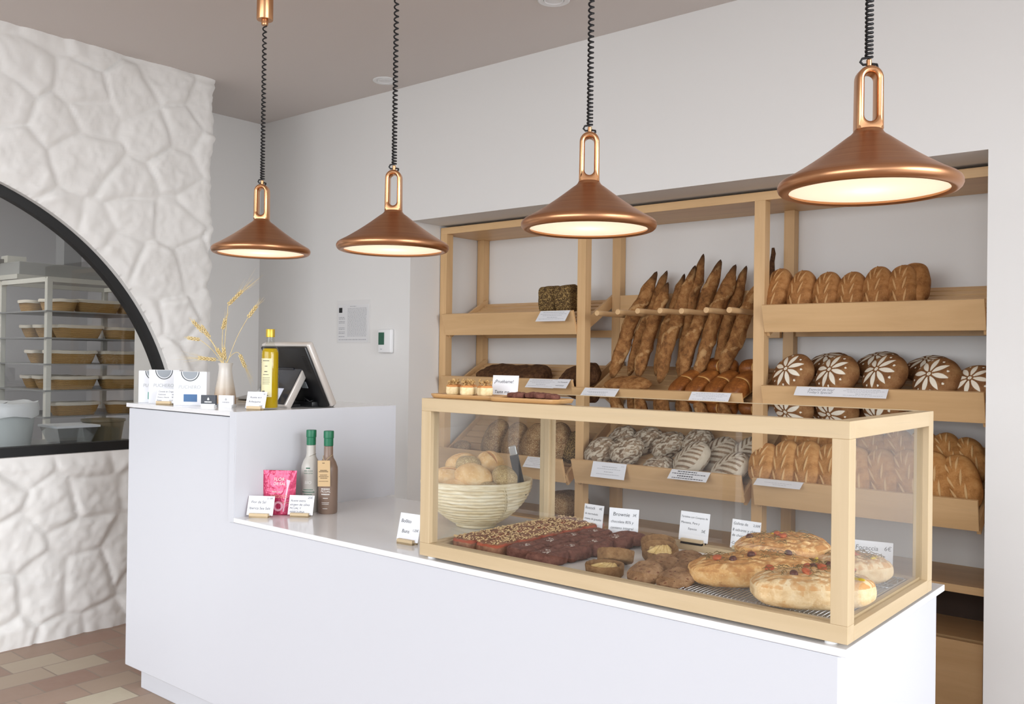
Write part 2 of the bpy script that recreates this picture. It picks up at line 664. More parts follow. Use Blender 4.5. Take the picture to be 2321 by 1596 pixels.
def lamp_meshes():
    sh = MB()
    out = [(0.0265, 0.118), (0.0285, 0.1165), (0.0305, 0.112), (0.035, 0.107), (0.045, 0.100)]
    for k in range(1, 12):
        s = k / 12
        out.append((0.045 + (0.160 - 0.045) * s, 0.100 - (0.100 - 0.020) * s - 0.003 * math.sin(PI * s)))
    for k in range(9):
        a = math.radians(62 - k * 24)
        out.append((0.1655 + 0.0145 * math.cos(a), 0.001 + 0.0145 * math.sin(a)))
    out += [(0.1625, -0.0085), (0.1635, -0.001), (0.1625, 0.004)]
    sh.lathe(out, 96, caps=False)
    shade = sh.mesh('shade', COPPER, smooth=50)
    df = MB().lathe([(0.0, -0.0085), (0.08, -0.008), (0.150, -0.0065), (0.1615, -0.004), (0.1625, 0.0)], 72, caps=False)
    diff = df.mesh('diffuser', DIFF, smooth=30)
    # slotted handle: a stadium plate with a stadium slot
    ho, hi = [], []
    W, H, w0, w1, z0, z1 = 0.0262, 0.131, 0.0125, 0.0125, 0.016, 0.116
    n = 14
    ho.append((-W - .001, 0.0)); ho.append((W + .001, 0.0))
    for k in range(n + 1):
        a = PI * k / n
        ho.append((W * math.cos(a), H - W + W * math.sin(a)))
    for k in range(n + 1):
        a = PI * k / n
        hi.append((w0 * math.cos(a), z1 - w0 + w0 * math.sin(a)))
    for k in range(n + 1):
        a = PI + PI * k / n
        hi.append((w0 * math.cos(a), z0 + w0 + w0 * math.sin(a)))
    bm = bmesh.new()
    def loop(pts, y):
        v = [bm.verts.new((x, y, z)) for x, z in pts]
        return v, [bm.edges.new((v[i], v[(i + 1) % len(v)])) for i in range(len(v))]
    T = 0.019
    vo, eo = loop(ho, -T)
    vi, ei = loop(hi, -T)
    r = bmesh.ops.triangle_fill(bm, edges=eo + ei, use_beauty=True)
    fc = [g for g in r['geom'] if isinstance(g, bmesh.types.BMFace)]
    ex = bmesh.ops.extrude_face_region(bm, geom=fc)
    nv = [g for g in ex['geom'] if isinstance(g, bmesh.types.BMVert)]
    bmesh.ops.translate(bm, vec=(0, 2 * T, 0), verts=nv)
    bmesh.ops.recalc_face_normals(bm, faces=bm.faces)
    es = [e for e in bm.edges if len(e.link_faces) == 2 and abs(e.calc_face_angle(0)) > 1.0 and e.verts[0].co.z + e.verts[1].co.z > 0.004]
    bmesh.ops.bevel(bm, geom=es, offset=0.0075, segments=4, affect='EDGES', profile=0.5)
    me = bpy.data.meshes.new('handle')
    bm.to_mesh(me); bm.free()
    me.materials.append(COPPER2)
    me.polygons.foreach_set('use_smooth', [True] * len(me.polygons))
    me.set_sharp_from_angle(angle=math.radians(40))
    refl = MB().lathe([(0.1600, 0.006), (0.045, 0.092), (0.03, 0.100), (0.0, 0.102)], 64, caps=False).mesh('reflector', plain('white_reflector', (0.85, 0.83, 0.8, 1), 0.7), smooth=50)
    hook = MB().lathe([(0.0055, 0.0), (0.0055, 0.016), (0.004, 0.018), (0.0, 0.018)], 16).mesh('hook', COPPER2, smooth=30)
    return shade, diff, me, hook, refl


SHADE, DIFFM, HANDLE, HOOK, REFL = lamp_meshes()
LZ = 1.675
CAN_Z = 2.552
lamps = [(-0.203, 0.233, 1.690, 'copper cone pendant lamp hanging in front of the stone wall corner'),
         (0.522, 0.228, 1.6535, 'copper cone pendant lamp hanging before the plain wall with the pinned paper'),
         (1.294, 0.217, 1.6575, 'copper cone pendant lamp hanging above the baguettes'),
         (2.046, 0.145, 1.6665, 'largest looking copper cone pendant lamp, above the oval loaves')]
for i, (x, y, z, lb) in enumerate(lamps):
    t = thing('pendant_lamp', lb, 'lamp', (x, y, z), group='copper pendant lamps over the counter')
    link('shade', SHADE, t)
    link('diffuser', DIFFM, t)
    link('reflector', REFL, t)
    yaw = math.radians(36)
    link('handle', HANDLE, t, (0, 0, 0.117), (0, 0, yaw))
    link('hook', HOOK, t, (0, 0, 0.246))
    # coiled cord, tighter near the lamp
    top = CAN_Z - z - 0.02
    z0 = 0.268
    pts = []
    turns = 0
    zz = z0
    a = 0.0
    H = top - z0
    while zz < top:
        s = (zz - z0) / H
        pitch = (0.0085 + 0.0135 * s ** 0.8) if i < 3 else (0.0080 + 0.0100 * s)
        rr = 0.0066
        pts.append((rr * math.cos(a), rr * math.sin(a), zz))
        a += 2 * PI / 12
        zz += pitch / 12
    pre = [(0.012, 0.0, 0.243), (0.016, 0.004, 0.247), (0.014, 0.006, 0.252), (0.004, 0.006, 0.255), (-0.010, -0.006, 0.253), (-0.015, -0.008, 0.259), (-0.012, -0.006, 0.266), (0.0, 0.0, 0.268)]
    MB().tube(pre + pts, 0.0027, 6).build('coiled_cord', CORD, t, smooth='all')
    cz = CAN_Z - z
    MB().lathe([(0.0, cz - 0.018), (0.0115, cz - 0.018), (0.0125, cz - 0.014), (0.0125, cz), (0.029, cz + 0.001), (0.030, cz + 0.003), (0.030, ZC - z), (0.0, ZC - z)], 40).build('canopy', COPPER2, t, smooth=30)
    d = bpy.data.lights.new('pendant_bulb', 'POINT')
    d.shadow_soft_size = 0.014
    d.energy = 0.05
    d.color = (1.0, 0.86, 0.66)
    lo = bpy.data.objects.new('pendant_bulb', d)
    COL.objects.link(lo)
    lo.location = (x, y, z + 0.034)
    lo.parent = None
# ------------------------------------------------------------------ shelf unit in the niche
SY0, SY1 = 1.769, 2.117
PW, PD = 0.0473, 0.0483
XP = [-0.7754, 0.1414, 1.0413, 1.9190]
TOPZ0, TOPZ1 = 1.969, 2.005
sh = thing('bread_shelf', 'built-in beech bread shelf of three bays filling the wall niche', 'shelf', (0, 0, 0))
for x in XP:
    for y0 in (SY0, SY1 - PD):
        MB().box((x, y0, 0), (x + PW, y0 + PD, TOPZ0)).build('post', SHELF['z'], sh, bevel=0.001)
MB().box((XP[0], SY0, TOPZ0), (XP[3] + PW, SY1, TOPZ1)).build('top_panel', SHELF['x'], sh, bevel=0.001)
BAYS = [(XP[0] + PW, XP[1]), (XP[1] + PW, XP[2]), (XP[2] + PW, XP[3])]


def tray(bay, ztop, zbot, ytop, ybot, zback, board_x=None):
    """tilted slatted tray with a leaning front board"""
    x0, x1 = BAYS[bay]
    x0 += 0.001; x1 -= 0.001
    t = MB()
    yb, th = SY1 - 0.02, 0.014
    z0 = zbot + 0.012
    y0 = ybot + 0.012
    n = 9
    ln = math.hypot(yb - y0, zback - z0)
    a = math.atan2(zback - z0, yb - y0)
    R = Matrix.Translation((0, y0, z0)) @ Matrix.Rotation(a, 4, 'X')
    for k in range(n):
        s0 = ln * k / n
        t.box((x0 + 0.014, s0 + 0.002, -th), (x1 - 0.014, s0 + ln / n - 0.010, 0.0), R)
    t.box((x0 + 0.06, 0.07, -th - 0.02), (x0 + 0.09, ln, -th), R)
    t.box((x1 - 0.09, 0.07, -th - 0.02), (x1 - 0.06, ln, -th), R)
    o = t.build('tray', SHELF['x'], sh, bevel=0.0008, bseg=1)
    for s0 in (x0, x1 - 0.013):
        MB().box((s0, 0.0, -0.03), (s0 + 0.013, ln, 0.022), R).build('side_rail', SHELF['y'], o)
    # leaning front board
    d = Vector((0, ytop - ybot, ztop - zbot))
    nrm = Vector((0, d.z, -d.y)).normalized() * 0.014
    vs = []
    for x in (x0, x1):
        for p in (Vector((x, ybot, zbot)), Vector((x, ytop, ztop))):
            vs += [p, p + nrm]
    fb = MB().add(vs, [(0, 2, 6, 4), (1, 5, 7, 3), (0, 1, 3, 2), (4, 6, 7, 5), (0, 4, 5, 1), (2, 3, 7, 6)])
    fb.build('front_board', SHELF['x'], o, bevel=0.001)
    # cross rail of the frame at the back, just under the tray
    MB().box((x0, SY1 - 0.03, ztop - 0.118), (x1, SY1 - 0.006, ztop - 0.082)).build('cross_rail', SHELF['x'], sh)
    return o


tray(0, 1.533, 1.422, 1.733, 1.769, 1.612)
tray(0, 1.202, 1.092, 1.733, 1.769, 1.278)
tray(0, 0.828, 0.718, 1.660, 1.694, 0.990)
tray(1, 1.170, 1.060, 1.665, 1.704, 1.278)
tray(1, 0.835, 0.724, 1.667, 1.704, 0.990)
tray(2, 1.533, 1.424, 1.738, 1.772, 1.612)
tray(2, 1.204, 1.095, 1.742, 1.776, 1.278)
tray(2, 0.833, 0.724, 1.671, 1.696, 0.990)
# baguette holder of the middle bay: back board and dowels
x0, x1 = BAYS[1]
MB().box((x0 + 0.02, 2.040, 1.408), (x1 - 0.002, 2.064, 1.622)).build('back_board', SHELF['x'], sh, bevel=0.001)
dow = MB().lathe([(0.0, 0.0), (0.0112, 0.0), (0.0125, 0.0015), (0.0125, 0.335), (0.0, 0.335)], 24).mesh('dowel', SHELF['z'], smooth=40)
for x, z in ((0.298, 1.519), (0.412, 1.522), (0.517, 1.524), (0.632, 1.523), (0.738, 1.519), (0.856, 1.520), (0.962, 1.518)):
    link('dowel', dow, sh, (x, 1.708, z - 0.002), (-PI / 2, 0, 0))
# lower worktop shelf, cubbies and drawer fronts
MB().box((XP[0], SY0 - 0.004, 0.486), (XP[3] + PW, SY1, 0.514)).build('bottom_shelf', SHELF['x'], sh, bevel=0.001)
MB().box((XP[0] + PW, SY0 + 0.05, 0.30), (XP[3], SY1, 0.313)).build('cubby_floor', SHELF['x'], sh)
MB().box((XP[0] + PW, SY1 - 0.014, 0.313), (XP[3], SY1 - 0.002, 0.486)).build('cubby_back', plain('shade_brown_back', L(64, 46, 34), 0.6), sh)  # deep shade of the cubbies put into the panel's dark colour
for b in range(3):
    x0, x1 = BAYS[b]
    MB().box((x0 + 0.002, SY0 + 0.004, 0.02), (x1 - 0.002, SY0 + 0.024, 0.313)).build('drawer_front', SHELF['x'], sh, bevel=0.001)

# ------------------------------------------------------------------ glass display case on the counter
CX0, CX1, CY0, CY1, CZ0, CZ1 = 0.888, 2.064, 0.007, 0.576, 0.757, 1.189
B = 0.035
dc = thing('display_case', 'pale beech framed glass display case full of pastries on the counter', 'display case', (0, 0, 0))
for y in (CY0, CY1 - B):
    MB().box((CX0, y, CZ0), (CX1, y + B, CZ0 + (B if y == CY0 else 0.026))).build('bottom_rail', CASE['x'], dc, bevel=0.0012)
for x in (CX0, CX1 - B):
    MB().box((x, CY0 + B, CZ0), (x + B, CY1 - B, CZ0 + 0.030)).build('bottom_rail', CASE['y'], dc, bevel=0.0012)
    MB().box((x + (0.010 if x == CX0 else 0.004), CY0 + B, CZ0 + 0.030), (x + (0.014 if x == CX0 else 0.008) + 0.008, CY1 - B, CZ0 + 0.035)).build('glass_bead', CASE['y'], dc)
    MB().box((x, CY0 + B, CZ1 - B), (x + B, CY1 - B, CZ1)).build('top_rail', CASE['y'], dc, bevel=0.0012)
    for y in (CY0, CY1 - B):
        if y == CY0 or x == CX0 or True:
            p = MB().box((x, y, CZ0 + (B if y == CY0 else 0.026)), (x + B, y + B, CZ1 - B if y == CY0 else CZ1))
            p.build('corner_post', CASE['z'], dc, bevel=0.0012)
MB().box((CX0, CY0, CZ1 - B), (CX1, CY0 + B, CZ1)).build('top_rail', CASE['x'], dc, bevel=0.0012)
MB().box((CX0 + B, CY1 - 0.024, CZ0 + 0.026), (CX0 + B + 0.010, CY1 - 0.012, CZ1 - 0.01)).build('door_stile', CASE['z'], dc)
MB().box((CX0 + B, CY0 + B, CZ0 + 0.001), (CX1 - B, CY1 - B, CZ0 + 0.008)).build('base_panel', plain('white_laminate', L(240, 240, 240), 0.3), dc)
MB().box((CX0 + B, CY0 + 0.014, CZ0 + B), (CX1 - B, CY0 + 0.018, CZ1 - B)).build('front_glass', GLASS, dc)
MB().box((CX0 + 0.014, CY0 + B, CZ0 + 0.03), (CX0 + 0.018, CY1 - B, CZ1 - B)).build('side_glass', GLASS, dc)
MB().box((CX1 - 0.018, CY0 + B, CZ0 + 0.03), (CX1 - 0.014, CY1 - B, CZ1 - B)).build('side_glass', GLASS, dc)
MB().box((CX0 + B, CY0 + B, CZ1 - 0.006), (CX1 - B, CY1, CZ1 - 0.001)).build('top_glass', GLASST, dc)
MB().box((CX0 + B, CY1, CZ1 - 0.008), (CX1 - B, CY1 + 0.004, CZ1)).build('edge_strip', CASE['x'], dc)
for x in (CX0 + 0.03, CX1 - 0.04):
    for y in (CY0 + 0.02, CY1 - 0.02):
        MB().lathe([(0.012, HC - CZ0 + CZ0), (0.012, CZ0)], 16, Matrix.Translation((x, y, 0))).build('foot', WHITEP, dc)
# ------------------------------------------------------------------ bread
B_OVAL = bread_mat('oval_loaf_crust', L(118, 76, 40), L(164, 112, 64), L(192, 142, 90), L(204, 160, 110), 20, 0.5, 0.003)
B_OVAL2 = bread_mat('oval_loaf_crust_golden', L(146, 98, 52), L(188, 134, 78), L(210, 162, 104), L(220, 182, 130), 20, 0.5, 0.003)
B_FLOWER = bread_mat('dark_round_crust', L(96, 62, 36), L(132, 90, 54), L(164, 124, 82), L(240, 232, 214), 15, 0.6, 0.003)
B_BAG = bread_mat('baguette_crust', L(98, 62, 32), L(150, 102, 58), L(186, 140, 88), L(194, 154, 104), 34, 1.0, 0.006, burnable=True)
B_RYE = bread_mat('dark_rye_crust', L(64, 42, 28), L(98, 66, 42), L(128, 92, 60), L(120, 90, 60), 60, 1.0, 0.008)
B_SEED = bread_mat('seeded_block_crust', L(52, 38, 24), L(84, 62, 36), L(110, 84, 50), L(120, 90, 60), 40, 1.0, 0.005, (L(190, 158, 98), L(66, 46, 28), 190, 0.50))
B_SEED2 = bread_mat('seeded_loaf_crust', L(98, 68, 44), L(138, 102, 68), L(172, 138, 98), L(120, 90, 60), 22, 0.9, 0.005, (L(206, 184, 140), L(112, 82, 50), 200, 0.42))
B_FLOUR = bread_mat('floured_rustic_crust', L(112, 90, 70), L(142, 118, 94), L(164, 142, 116), L(204, 191, 170), 24, 0.8, 0.004)
B_BRIO = bread_mat('glazed_brioche_crust', L(104, 58, 26), L(138, 82, 38), L(178, 114, 56), L(218, 172, 104), 14, 0.35, 0.002, rough=0.38)
B_ROLL = bread_mat('pale_roll_crust', L(196, 146, 84), L(220, 180, 122), L(236, 212, 170), L(186, 130, 74), 13, 0.5, 0.003)
B_ROLLS = bread_mat('seeded_roll_crust', L(150, 122, 78), L(176, 150, 104), L(196, 172, 128), L(120, 90, 60), 22, 1.0, 0.005, (L(216, 196, 148), L(132, 106, 66), 190, 0.42))
B_FOC = bread_mat('focaccia_crust', L(184, 128, 72), L(212, 164, 104), L(230, 200, 150), L(182, 128, 74), 26, 0.7, 0.004)
B_FOC2 = bread_mat('pale_focaccia_crust', L(196, 158, 108), L(220, 192, 148), L(232, 212, 176), L(200, 152, 98), 26, 0.7, 0.004)
B_TART = bread_mat('tart_crust', L(128, 90, 56), L(160, 120, 78), L(186, 148, 104), L(120, 80, 46), 70, 1.0, 0.007)
B_COOK = bread_mat('cookie_dough', L(112, 80, 54), L(152, 114, 80), L(178, 142, 106), L(92, 56, 40), 46, 1.0, 0.006, (L(96, 58, 40), L(132, 84, 56), 60, 0.22))
B_BROWN = bread_mat('brownie_crumb', L(92, 54, 46), L(126, 80, 68), L(148, 102, 86), L(226, 214, 202), 70, 1.0, 0.007, rough=0.9)
B_BOST = bread_mat('bostock_crumb', L(100, 64, 48), L(142, 98, 74), L(172, 126, 94), L(166, 82, 58), 50, 0.9, 0.004)
B_FLAKE = plain('almond_flakes', L(214, 184, 134), 0.6)
B_CAKE = bread_mat('cake_crumb', L(214, 186, 132), L(232, 210, 164), L(240, 224, 188), L(198, 136, 82), 60, 0.6, 0.003)


def cube_sphere(n):
    vs, fs, key = [], [], {}
    def vid(p):
        k = (round(p[0], 6), round(p[1], 6), round(p[2], 6))
        if k not in key:
            key[k] = len(vs)
            vs.append(p)
        return key[k]
    for ax in range(3):
        for s in (-1, 1):
            for i in range(n):
                for j in range(n):
                    q = []
                    for di, dj in ((0, 0), (1, 0), (1, 1), (0, 1)):
                        a = math.tan((-1 + 2 * (i + di) / n) * PI / 4)
                        b = math.tan((-1 + 2 * (j + dj) / n) * PI / 4)
                        p = [0, 0, 0]
                        p[ax] = s; p[(ax + 1) % 3] = a; p[(ax + 2) % 3] = b * s
                        q.append(vid(tuple(p)))
                    fs.append(tuple(q))
    v = np.array(vs)
    v /= np.linalg.norm(v, axis=1)[:, None]
    return v, fs


_CS = {n: cube_sphere(n) for n in (12, 24, 48)}


def loaf(name, material, dims, e=(2.3, 2.3, 2.3), n=48, namp=0.006, nscale=9.0, mark=None, seed=0, warp=None, flat=None):
    """superellipsoid loaf in metres, local +z is its crust face; mark(u, v, w) -> (mark, bump)"""
    d, fs = _CS[n]
    a = np.abs(d)
    r = (a[:, 0] ** e[0] + a[:, 1] ** e[1] + a[:, 2] ** e[2]) ** (-1.0 / e[2])
    unit = d * r[:, None]
    p = unit * (np.array(dims) / 2)
    nz = np.array([noise.fractal(Vector((x * nscale + seed * 3.7, y * nscale - seed, z * nscale + seed * 1.3)), 0.9, 2.0, 3) for x, y, z in p])
    disp = nz * namp
    mk = np.zeros(len(p))
    if mark:
        for i, (u, v, w) in enumerate(unit):
            m_, b_ = mark(u, v, w)
            mk[i] = m_
            disp[i] += b_
    nrm = d / (np.array(dims) / 2)
    nrm /= np.linalg.norm(nrm, axis=1)[:, None]
    p = p + nrm * disp[:, None]
    if flat is not None: p[:, 2] = np.maximum(p[:, 2], flat * dims[2] / 2)
    if warp: p = np.array([warp(*q) for q in p])
    mb = MB().add(p, fs, list(mk))
    return mb.mesh(name, material, smooth='all', fix=False)


def lens(u, v, cu, cv, ang, ln, wd):
    du, dv = u - cu, v - cv
    s = du * math.cos(ang) + dv * math.sin(ang)
    t = -du * math.sin(ang) + dv * math.cos(ang)
    k = 1 - (s / ln) ** 2
    if k <= 0: return 0.0
    x = 1 - abs(t) / (wd * k)
    return max(0.0, min(1.0, x * 2.2))


def ear_slashes(nrow=3, seed=0):
    rs = random.Random(seed)
    sl = []
    for k in range(nrow):
        cu = -0.58 + k * 0.52 + rs.uniform(-.03, .03)
        for sgn in (-1, 1):
            sl.append((cu, sgn * 0.30, sgn * 0.42, 0.34, 0.085))
    sl.append((0.62, 0.0, 0.0, 0.30, 0.08))
    def f(u, v, w):
        if w < 0.05: return 0.0, 0.0
        m = 0.0
        for s in sl: m = max(m, lens(u, v, *s))
        return m * 0.62, 0.0030 * m - (0.0015 if 0 < m < 0.4 else 0)
    return f


def flower(npet=8, seed=0):
    rs = random.Random(seed)
    off = rs.uniform(0, 1)
    dots = [(0.90 + rs.uniform(-.04, .04), (k + .5) * 2 * PI / npet + off, 0.045) for k in range(npet)]
    def f(u, v, w):
        if w < 0.0: return 0.0, 0.0
        m = 0.0
        for k in range(npet):
            a = k * 2 * PI / npet + off
            m = max(m, lens(u, v, 0.47 * math.cos(a), 0.47 * math.sin(a), a, 0.34, 0.135))
        for r, a, s in dots:
            if math.hypot(u - r * math.cos(a) * .82, v - r * math.sin(a) * .82) < s: m = max(m, 0.9)
        rr = math.hypot(u, v)
        if 0.03 < rr < 0.075: m = max(m, 0.85)
        return m, -0.0008 * m
    return f


def leaf_flour(seed=0):
    rs = random.Random(seed)
    k = rs.uniform(3.0, 3.6)
    def f(u, v, w):
        m = (0.86 if w > -0.25 else 0.45) * (0.86 + 0.3 * noise.noise(Vector((u * 5, v * 5, w * 5))))
        if w > 0.0 and abs(v) > 0.09 and math.hypot(u, v) < 0.93:
            t = (u * k - abs(v) * 2.2 + 5) % 1.0
            if t < 0.42: m = 0.10 + 0.25 * abs(t - .21)
            return m, 0.0022 if m > 0.5 else -0.0012
        return m, 0.0
    return f


def rustic(seed=0):
    def f(u, v, w):
        a = noise.fractal(Vector((u * 3.0 + seed, v * 8.0 + 2 * u, w * 3.0 + seed)), 0.8, 2.0, 3)
        b = abs(noise.noise(Vector((u * 2.0 - seed, v * 4.2 + 4, w * 2.0))))
        m = min(0.9, max(0.12, 0.50 + 0.75 * a))
        if b < 0.10: m *= 0.2
        return m, (-0.007 * (1 - b / 0.10) if b < 0.10 else 0.003 * m)
    return f


def put(me, name, label, cat, loc, rot, group, scale=None):
    o = link(name, me, None, loc, rot)
    if scale: o.scale = scale
    return tag(o, label, cat, group)


SLOPE = math.radians(27)
# oval loaves with ear slashes ------------------------------------------------
OV = [loaf('oval_loaf', B_OVAL, (0.205, 0.116, 0.100), (2.3, 2.2, 2.2), 48, 0.004, 9, ear_slashes(3, i), i) for i in range(3)]
OV2 = [loaf('long_loaf', B_OVAL2, (0.225, 0.126, 0.105), (2.4, 2.4, 2.2), 48, 0.004, 9, ear_slashes(3, 5 + i), 7 + i) for i in range(3)]
NUM = ['first', 'second', 'third', 'fourth', 'fifth', 'sixth', 'seventh', 'eighth', 'ninth', 'tenth']
for i, (x, z, s) in enumerate([(1.108, 1.598, 1.02), (1.213, 1.588, 1.0), (1.319, 1.579, 0.96), (1.418, 1.576, 0.95), (1.517, 1.588, 1.0), (1.612, 1.588, 1.0)]):
    lean = [0.06, -0.04, -0.06, -0.08, -0.06, -0.12][i]
    fx = [-0.16, -0.14, -0.10, -0.10, -0.12, -0.06][i]
    put(OV[i % 3], 'oval_loaf', 'slashed brown oval loaf on the upper tray, %s from the tall shelf post' % NUM[i],
        'bread', (x, 1.855, z), frame_rot((fx, -0.86, 0.42), (lean, 0.40, 0.9)), 'oval loaves on the upper tray', (s, 1, 1))
put(loaf('oval_loaf', B_OVAL, (0.20, 0.115, 0.11), (2.4, 2.4, 2.2), 24, 0.005, 9, None, 31), 'oval_loaf', 'brown oval loaf half hidden behind the sixth slashed loaf on the upper tray', 'bread',
    (1.640, 1.895, 1.600), frame_rot((0.3, -0.75, 0.5), (-0.1, 0.5, 0.85)), 'oval loaves on the upper tray')
# the dark stick poking up behind them
st = MB()
st.tube([(1.013, 2.02, 1.62), (1.012, 2.015, 1.70), (1.016, 2.005, 1.74), (1.024, 2.0, 1.775), (1.022, 2.0, 1.80)], 0.011, 10, radii=[0.013, 0.012, 0.0105, 0.010, 0.006])
tag(st.build('breadstick', B_RYE, smooth='all'), 'dark curved breadstick tip poking up behind the first oval loaf', 'bread')

# long loaves of the lower tray: front and back rows -----------------------------
fr = [(1.092, 0.880, 0.80, -0.05), (1.184, 0.880, 1.0, -0.12), (1.276, 0.884, 1.0, -0.16), (1.372, 0.882, 1.0, -0.28), (1.470, 0.878, 1.0, -0.34),
      (1.566, 0.876, 1.0, -0.34), (1.664, 0.880, 1.0, -0.36), (1.752, 0.880, 1.0, -0.38), (1.838, 0.878, 0.98, -0.40)]
for i, (x, z, s, ln_) in enumerate(fr):
    put(OV2[i % 3], 'long_loaf', 'golden slashed long loaf, front line of the low tray, %s from the post' % NUM[i], 'bread',
        (x, 1.785, z), frame_rot((-0.22, -0.86, 0.42), (ln_, 0.38, 0.86)), 'long loaves on the low tray', (s, 1.04, 1))
bk = [(1.165, 0.965), (1.262, 0.970), (1.362, 0.975), (1.482, 0.982), (1.585, 0.988), (1.680, 0.985), (1.758, 0.980), (1.835, 0.968)]
for i, (x, z) in enumerate(bk):
    put(OV2[(i + 1) % 3], 'long_loaf', 'golden slashed long loaf, rear line of the low tray, %s from the post' % NUM[i], 'bread',
        (x, 1.925, z - 0.02), frame_rot((-0.1, -0.70, 0.65), (-0.40, 0.5, 0.72)), 'long loaves on the low tray', (0.92, 0.92, 0.95))

# round loaves with a floured flower ---------------------------------------------
FL = [loaf('flower_loaf', B_FLOWER, (0.184, 0.184, 0.104), (2.1, 2.1, 2.2), 48, 0.004, 8, flower(8, i), i) for i in range(3)]
ff = [(1.193, 1.822, 1.250, -0.30, -0.62), (1.373, 1.822, 1.250, -0.34, -0.60), (1.556, 1.822, 1.252, -0.36, -0.52), (1.742, 1.826, 1.240, -0.36, -0.58), (1.872, 1.828, 1.228, -0.22, -0.52)]
for i, (x, y, z, nx, ny) in enumerate(ff):
    put(FL[i % 3], 'flower_loaf', 'round brown loaf with a white flour flower, front line, %s from the shelf post' % NUM[i], 'bread',
        (x, y, z), frame_rot((nx * 0.85, ny - 0.10, 0.46), (1, 0.1 * i, 0.3)), 'round loaves with flour flowers', (0.90 if i == 4 else 1,) * 3)
fb = [(1.278, 1.985, 1.295), (1.478, 1.985, 1.298), (1.668, 1.985, 1.285)]
for i, (x, y, z) in enumerate(fb):
    put(FL[(i + 1) % 3], 'flower_loaf', 'round brown loaf with a white flour flower, rear line, %s from the shelf post' % NUM[i], 'bread',
        (x, y, z), frame_rot((-0.12, -0.36, 0.9), (1, 0.4 * i, 0.3)), 'round loaves with flour flowers', (0.95, 0.95, 0.8))

# floured loaves of the middle bay -------------------------------------------------
LF = [loaf('floured_loaf', B_FLOUR, (0.190, 0.148, 0.105), (2.2, 2.2, 2.1), 48, 0.004, 9, leaf_flour(i), 40 + i) for i in range(2)]
RU = [loaf('rustic_loaf', B_FLOUR, (0.155, 0.125, 0.10), (2.3, 2.3, 2.2), 24, 0.008, 12, rustic(i), 50 + i) for i in range(3)]
put(LF[0], 'floured_loaf', 'white floured loaf with leaf stripes standing behind the handwritten low tray card', 'bread', (0.752, 1.795, 0.868), frame_rot((-0.34, -0.72, 0.6), (0.62, 0.2, 0.75)), 'floured loaves on the low tray')
put(LF[1], 'floured_loaf', 'leaf-striped floured loaf at the tray end next to the long loaves', 'bread', (0.938, 1.790, 0.842), frame_rot((-0.30, -0.66, 0.68), (0.72, 0.2, 0.6)), 'floured loaves on the low tray', (1, 1, 0.95))
put(LF[1], 'floured_loaf', 'floured loaf half hidden behind the first leaf-striped loaf', 'bread', (0.828, 1.905, 0.888), frame_rot((-0.1, -0.72, 0.6), (0.6, 0.3, 0.75)), 'floured loaves on the low tray')
put(LF[0], 'floured_loaf', 'floured loaf half hidden behind the second leaf-striped loaf', 'bread', (0.962, 1.918, 0.905), frame_rot((0.0, -0.72, 0.6), (0.5, 0.3, 0.75)), 'floured loaves on the low tray', (0.9, 0.9, 1))
put(RU[0], 'rustic_loaf', 'low cracked floured loaf lying between the two white cards of the low tray', 'bread', (0.585, 1.80, 0.820), frame_rot((-0.1, -0.35, 0.93), (1, 0, 0)), 'rustic loaves on the low tray')
ru = [((0.272, 1.80, 0.868), 1, 'cracked floured loaf beside the shelf post behind the printed low card'), ((0.410, 1.80, 0.882), 2, 'cracked floured loaf just above the printed low tray card'),
      ((0.300, 1.93, 0.915), 0, 'cracked floured loaf in the rear line beside the shelf post'), ((0.440, 1.935, 0.918), 1, 'cracked floured loaf in the rear line above the printed card'),
      ((0.560, 1.92, 0.905), 2, 'dark cracked loaf in the rear line above the low-lying loaf'), ((0.690, 1.955, 0.925), 0, 'dark cracked loaf in the rear line behind the leaf-striped loaf')]
for p, k, lb in ru:
    put(RU[k], 'rustic_loaf', lb, 'bread', p, frame_rot((-0.15, -0.75, 0.6), (0.7, 0.2, 0.6)), 'rustic loaves on the low tray', (1.05, 1.0, 1.1))

# seeded loaves of the low tray in the first bay ----------------------------------
SD = [loaf('seeded_loaf', B_SEED2, (0.215, 0.128, 0.11), (2.6, 2.6, 2.4), 24, 0.006, 12, None, 60 + i) for i in range(2)]
for i, (x, z, lb) in enumerate([(-0.405, 0.884, 'tall'), (-0.272, 0.874, ''), (-0.150, 0.876, ''), (-0.005, 0.888, 'wide')]):
    put(SD[i % 2], 'seeded_loaf', '%s brown seeded loaf standing on the low tray behind the roll basket, %s of four' % (lb or 'plain', NUM[i]), 'bread',
        (x, 1.815, z), frame_rot((-0.3, -0.80, 0.5), (-0.16 if i else -0.05, 0.4, 0.88)), 'seeded loaves on the low tray', (1, 1.1 if i == 3 else 1, 1))
put(loaf('seeded_loaf', B_SEED, (0.17, 0.11, 0.10), (2.8, 2.8, 2.6), 24, 0.006, 14, None, 66), 'seeded_loaf', 'dark seeded loaf half hidden by the shelf post on the low tray', 'bread', (0.085, 1.845, 0.872), frame_rot((-0.3, -0.75, 0.55), (-0.3, 0.4, 0.8)), 'seeded loaves on the low tray')
put(loaf('seeded_roll', B_SEED2, (0.10, 0.075, 0.055), (2.3, 2.3, 2.3), 24, 0.004, 14, None, 67), 'seeded_roll', 'small brown roll at the free end of the low tray', 'bread', (-0.60, 1.775, 0.835), frame_rot((0, -0.4, 0.9), (1, 0, 0)), None)
put(loaf('round_loaf', B_SEED2, (0.235, 0.235, 0.135), (2.3, 2.3, 2.3), 24, 0.007, 10, None, 68), 'round_loaf', 'big round seeded loaf on the bottom shelf board next to the shelf post', 'bread', (0.005, 1.885, 0.580), frame_rot((0, 0, 1), (1, 0, 0)), None)

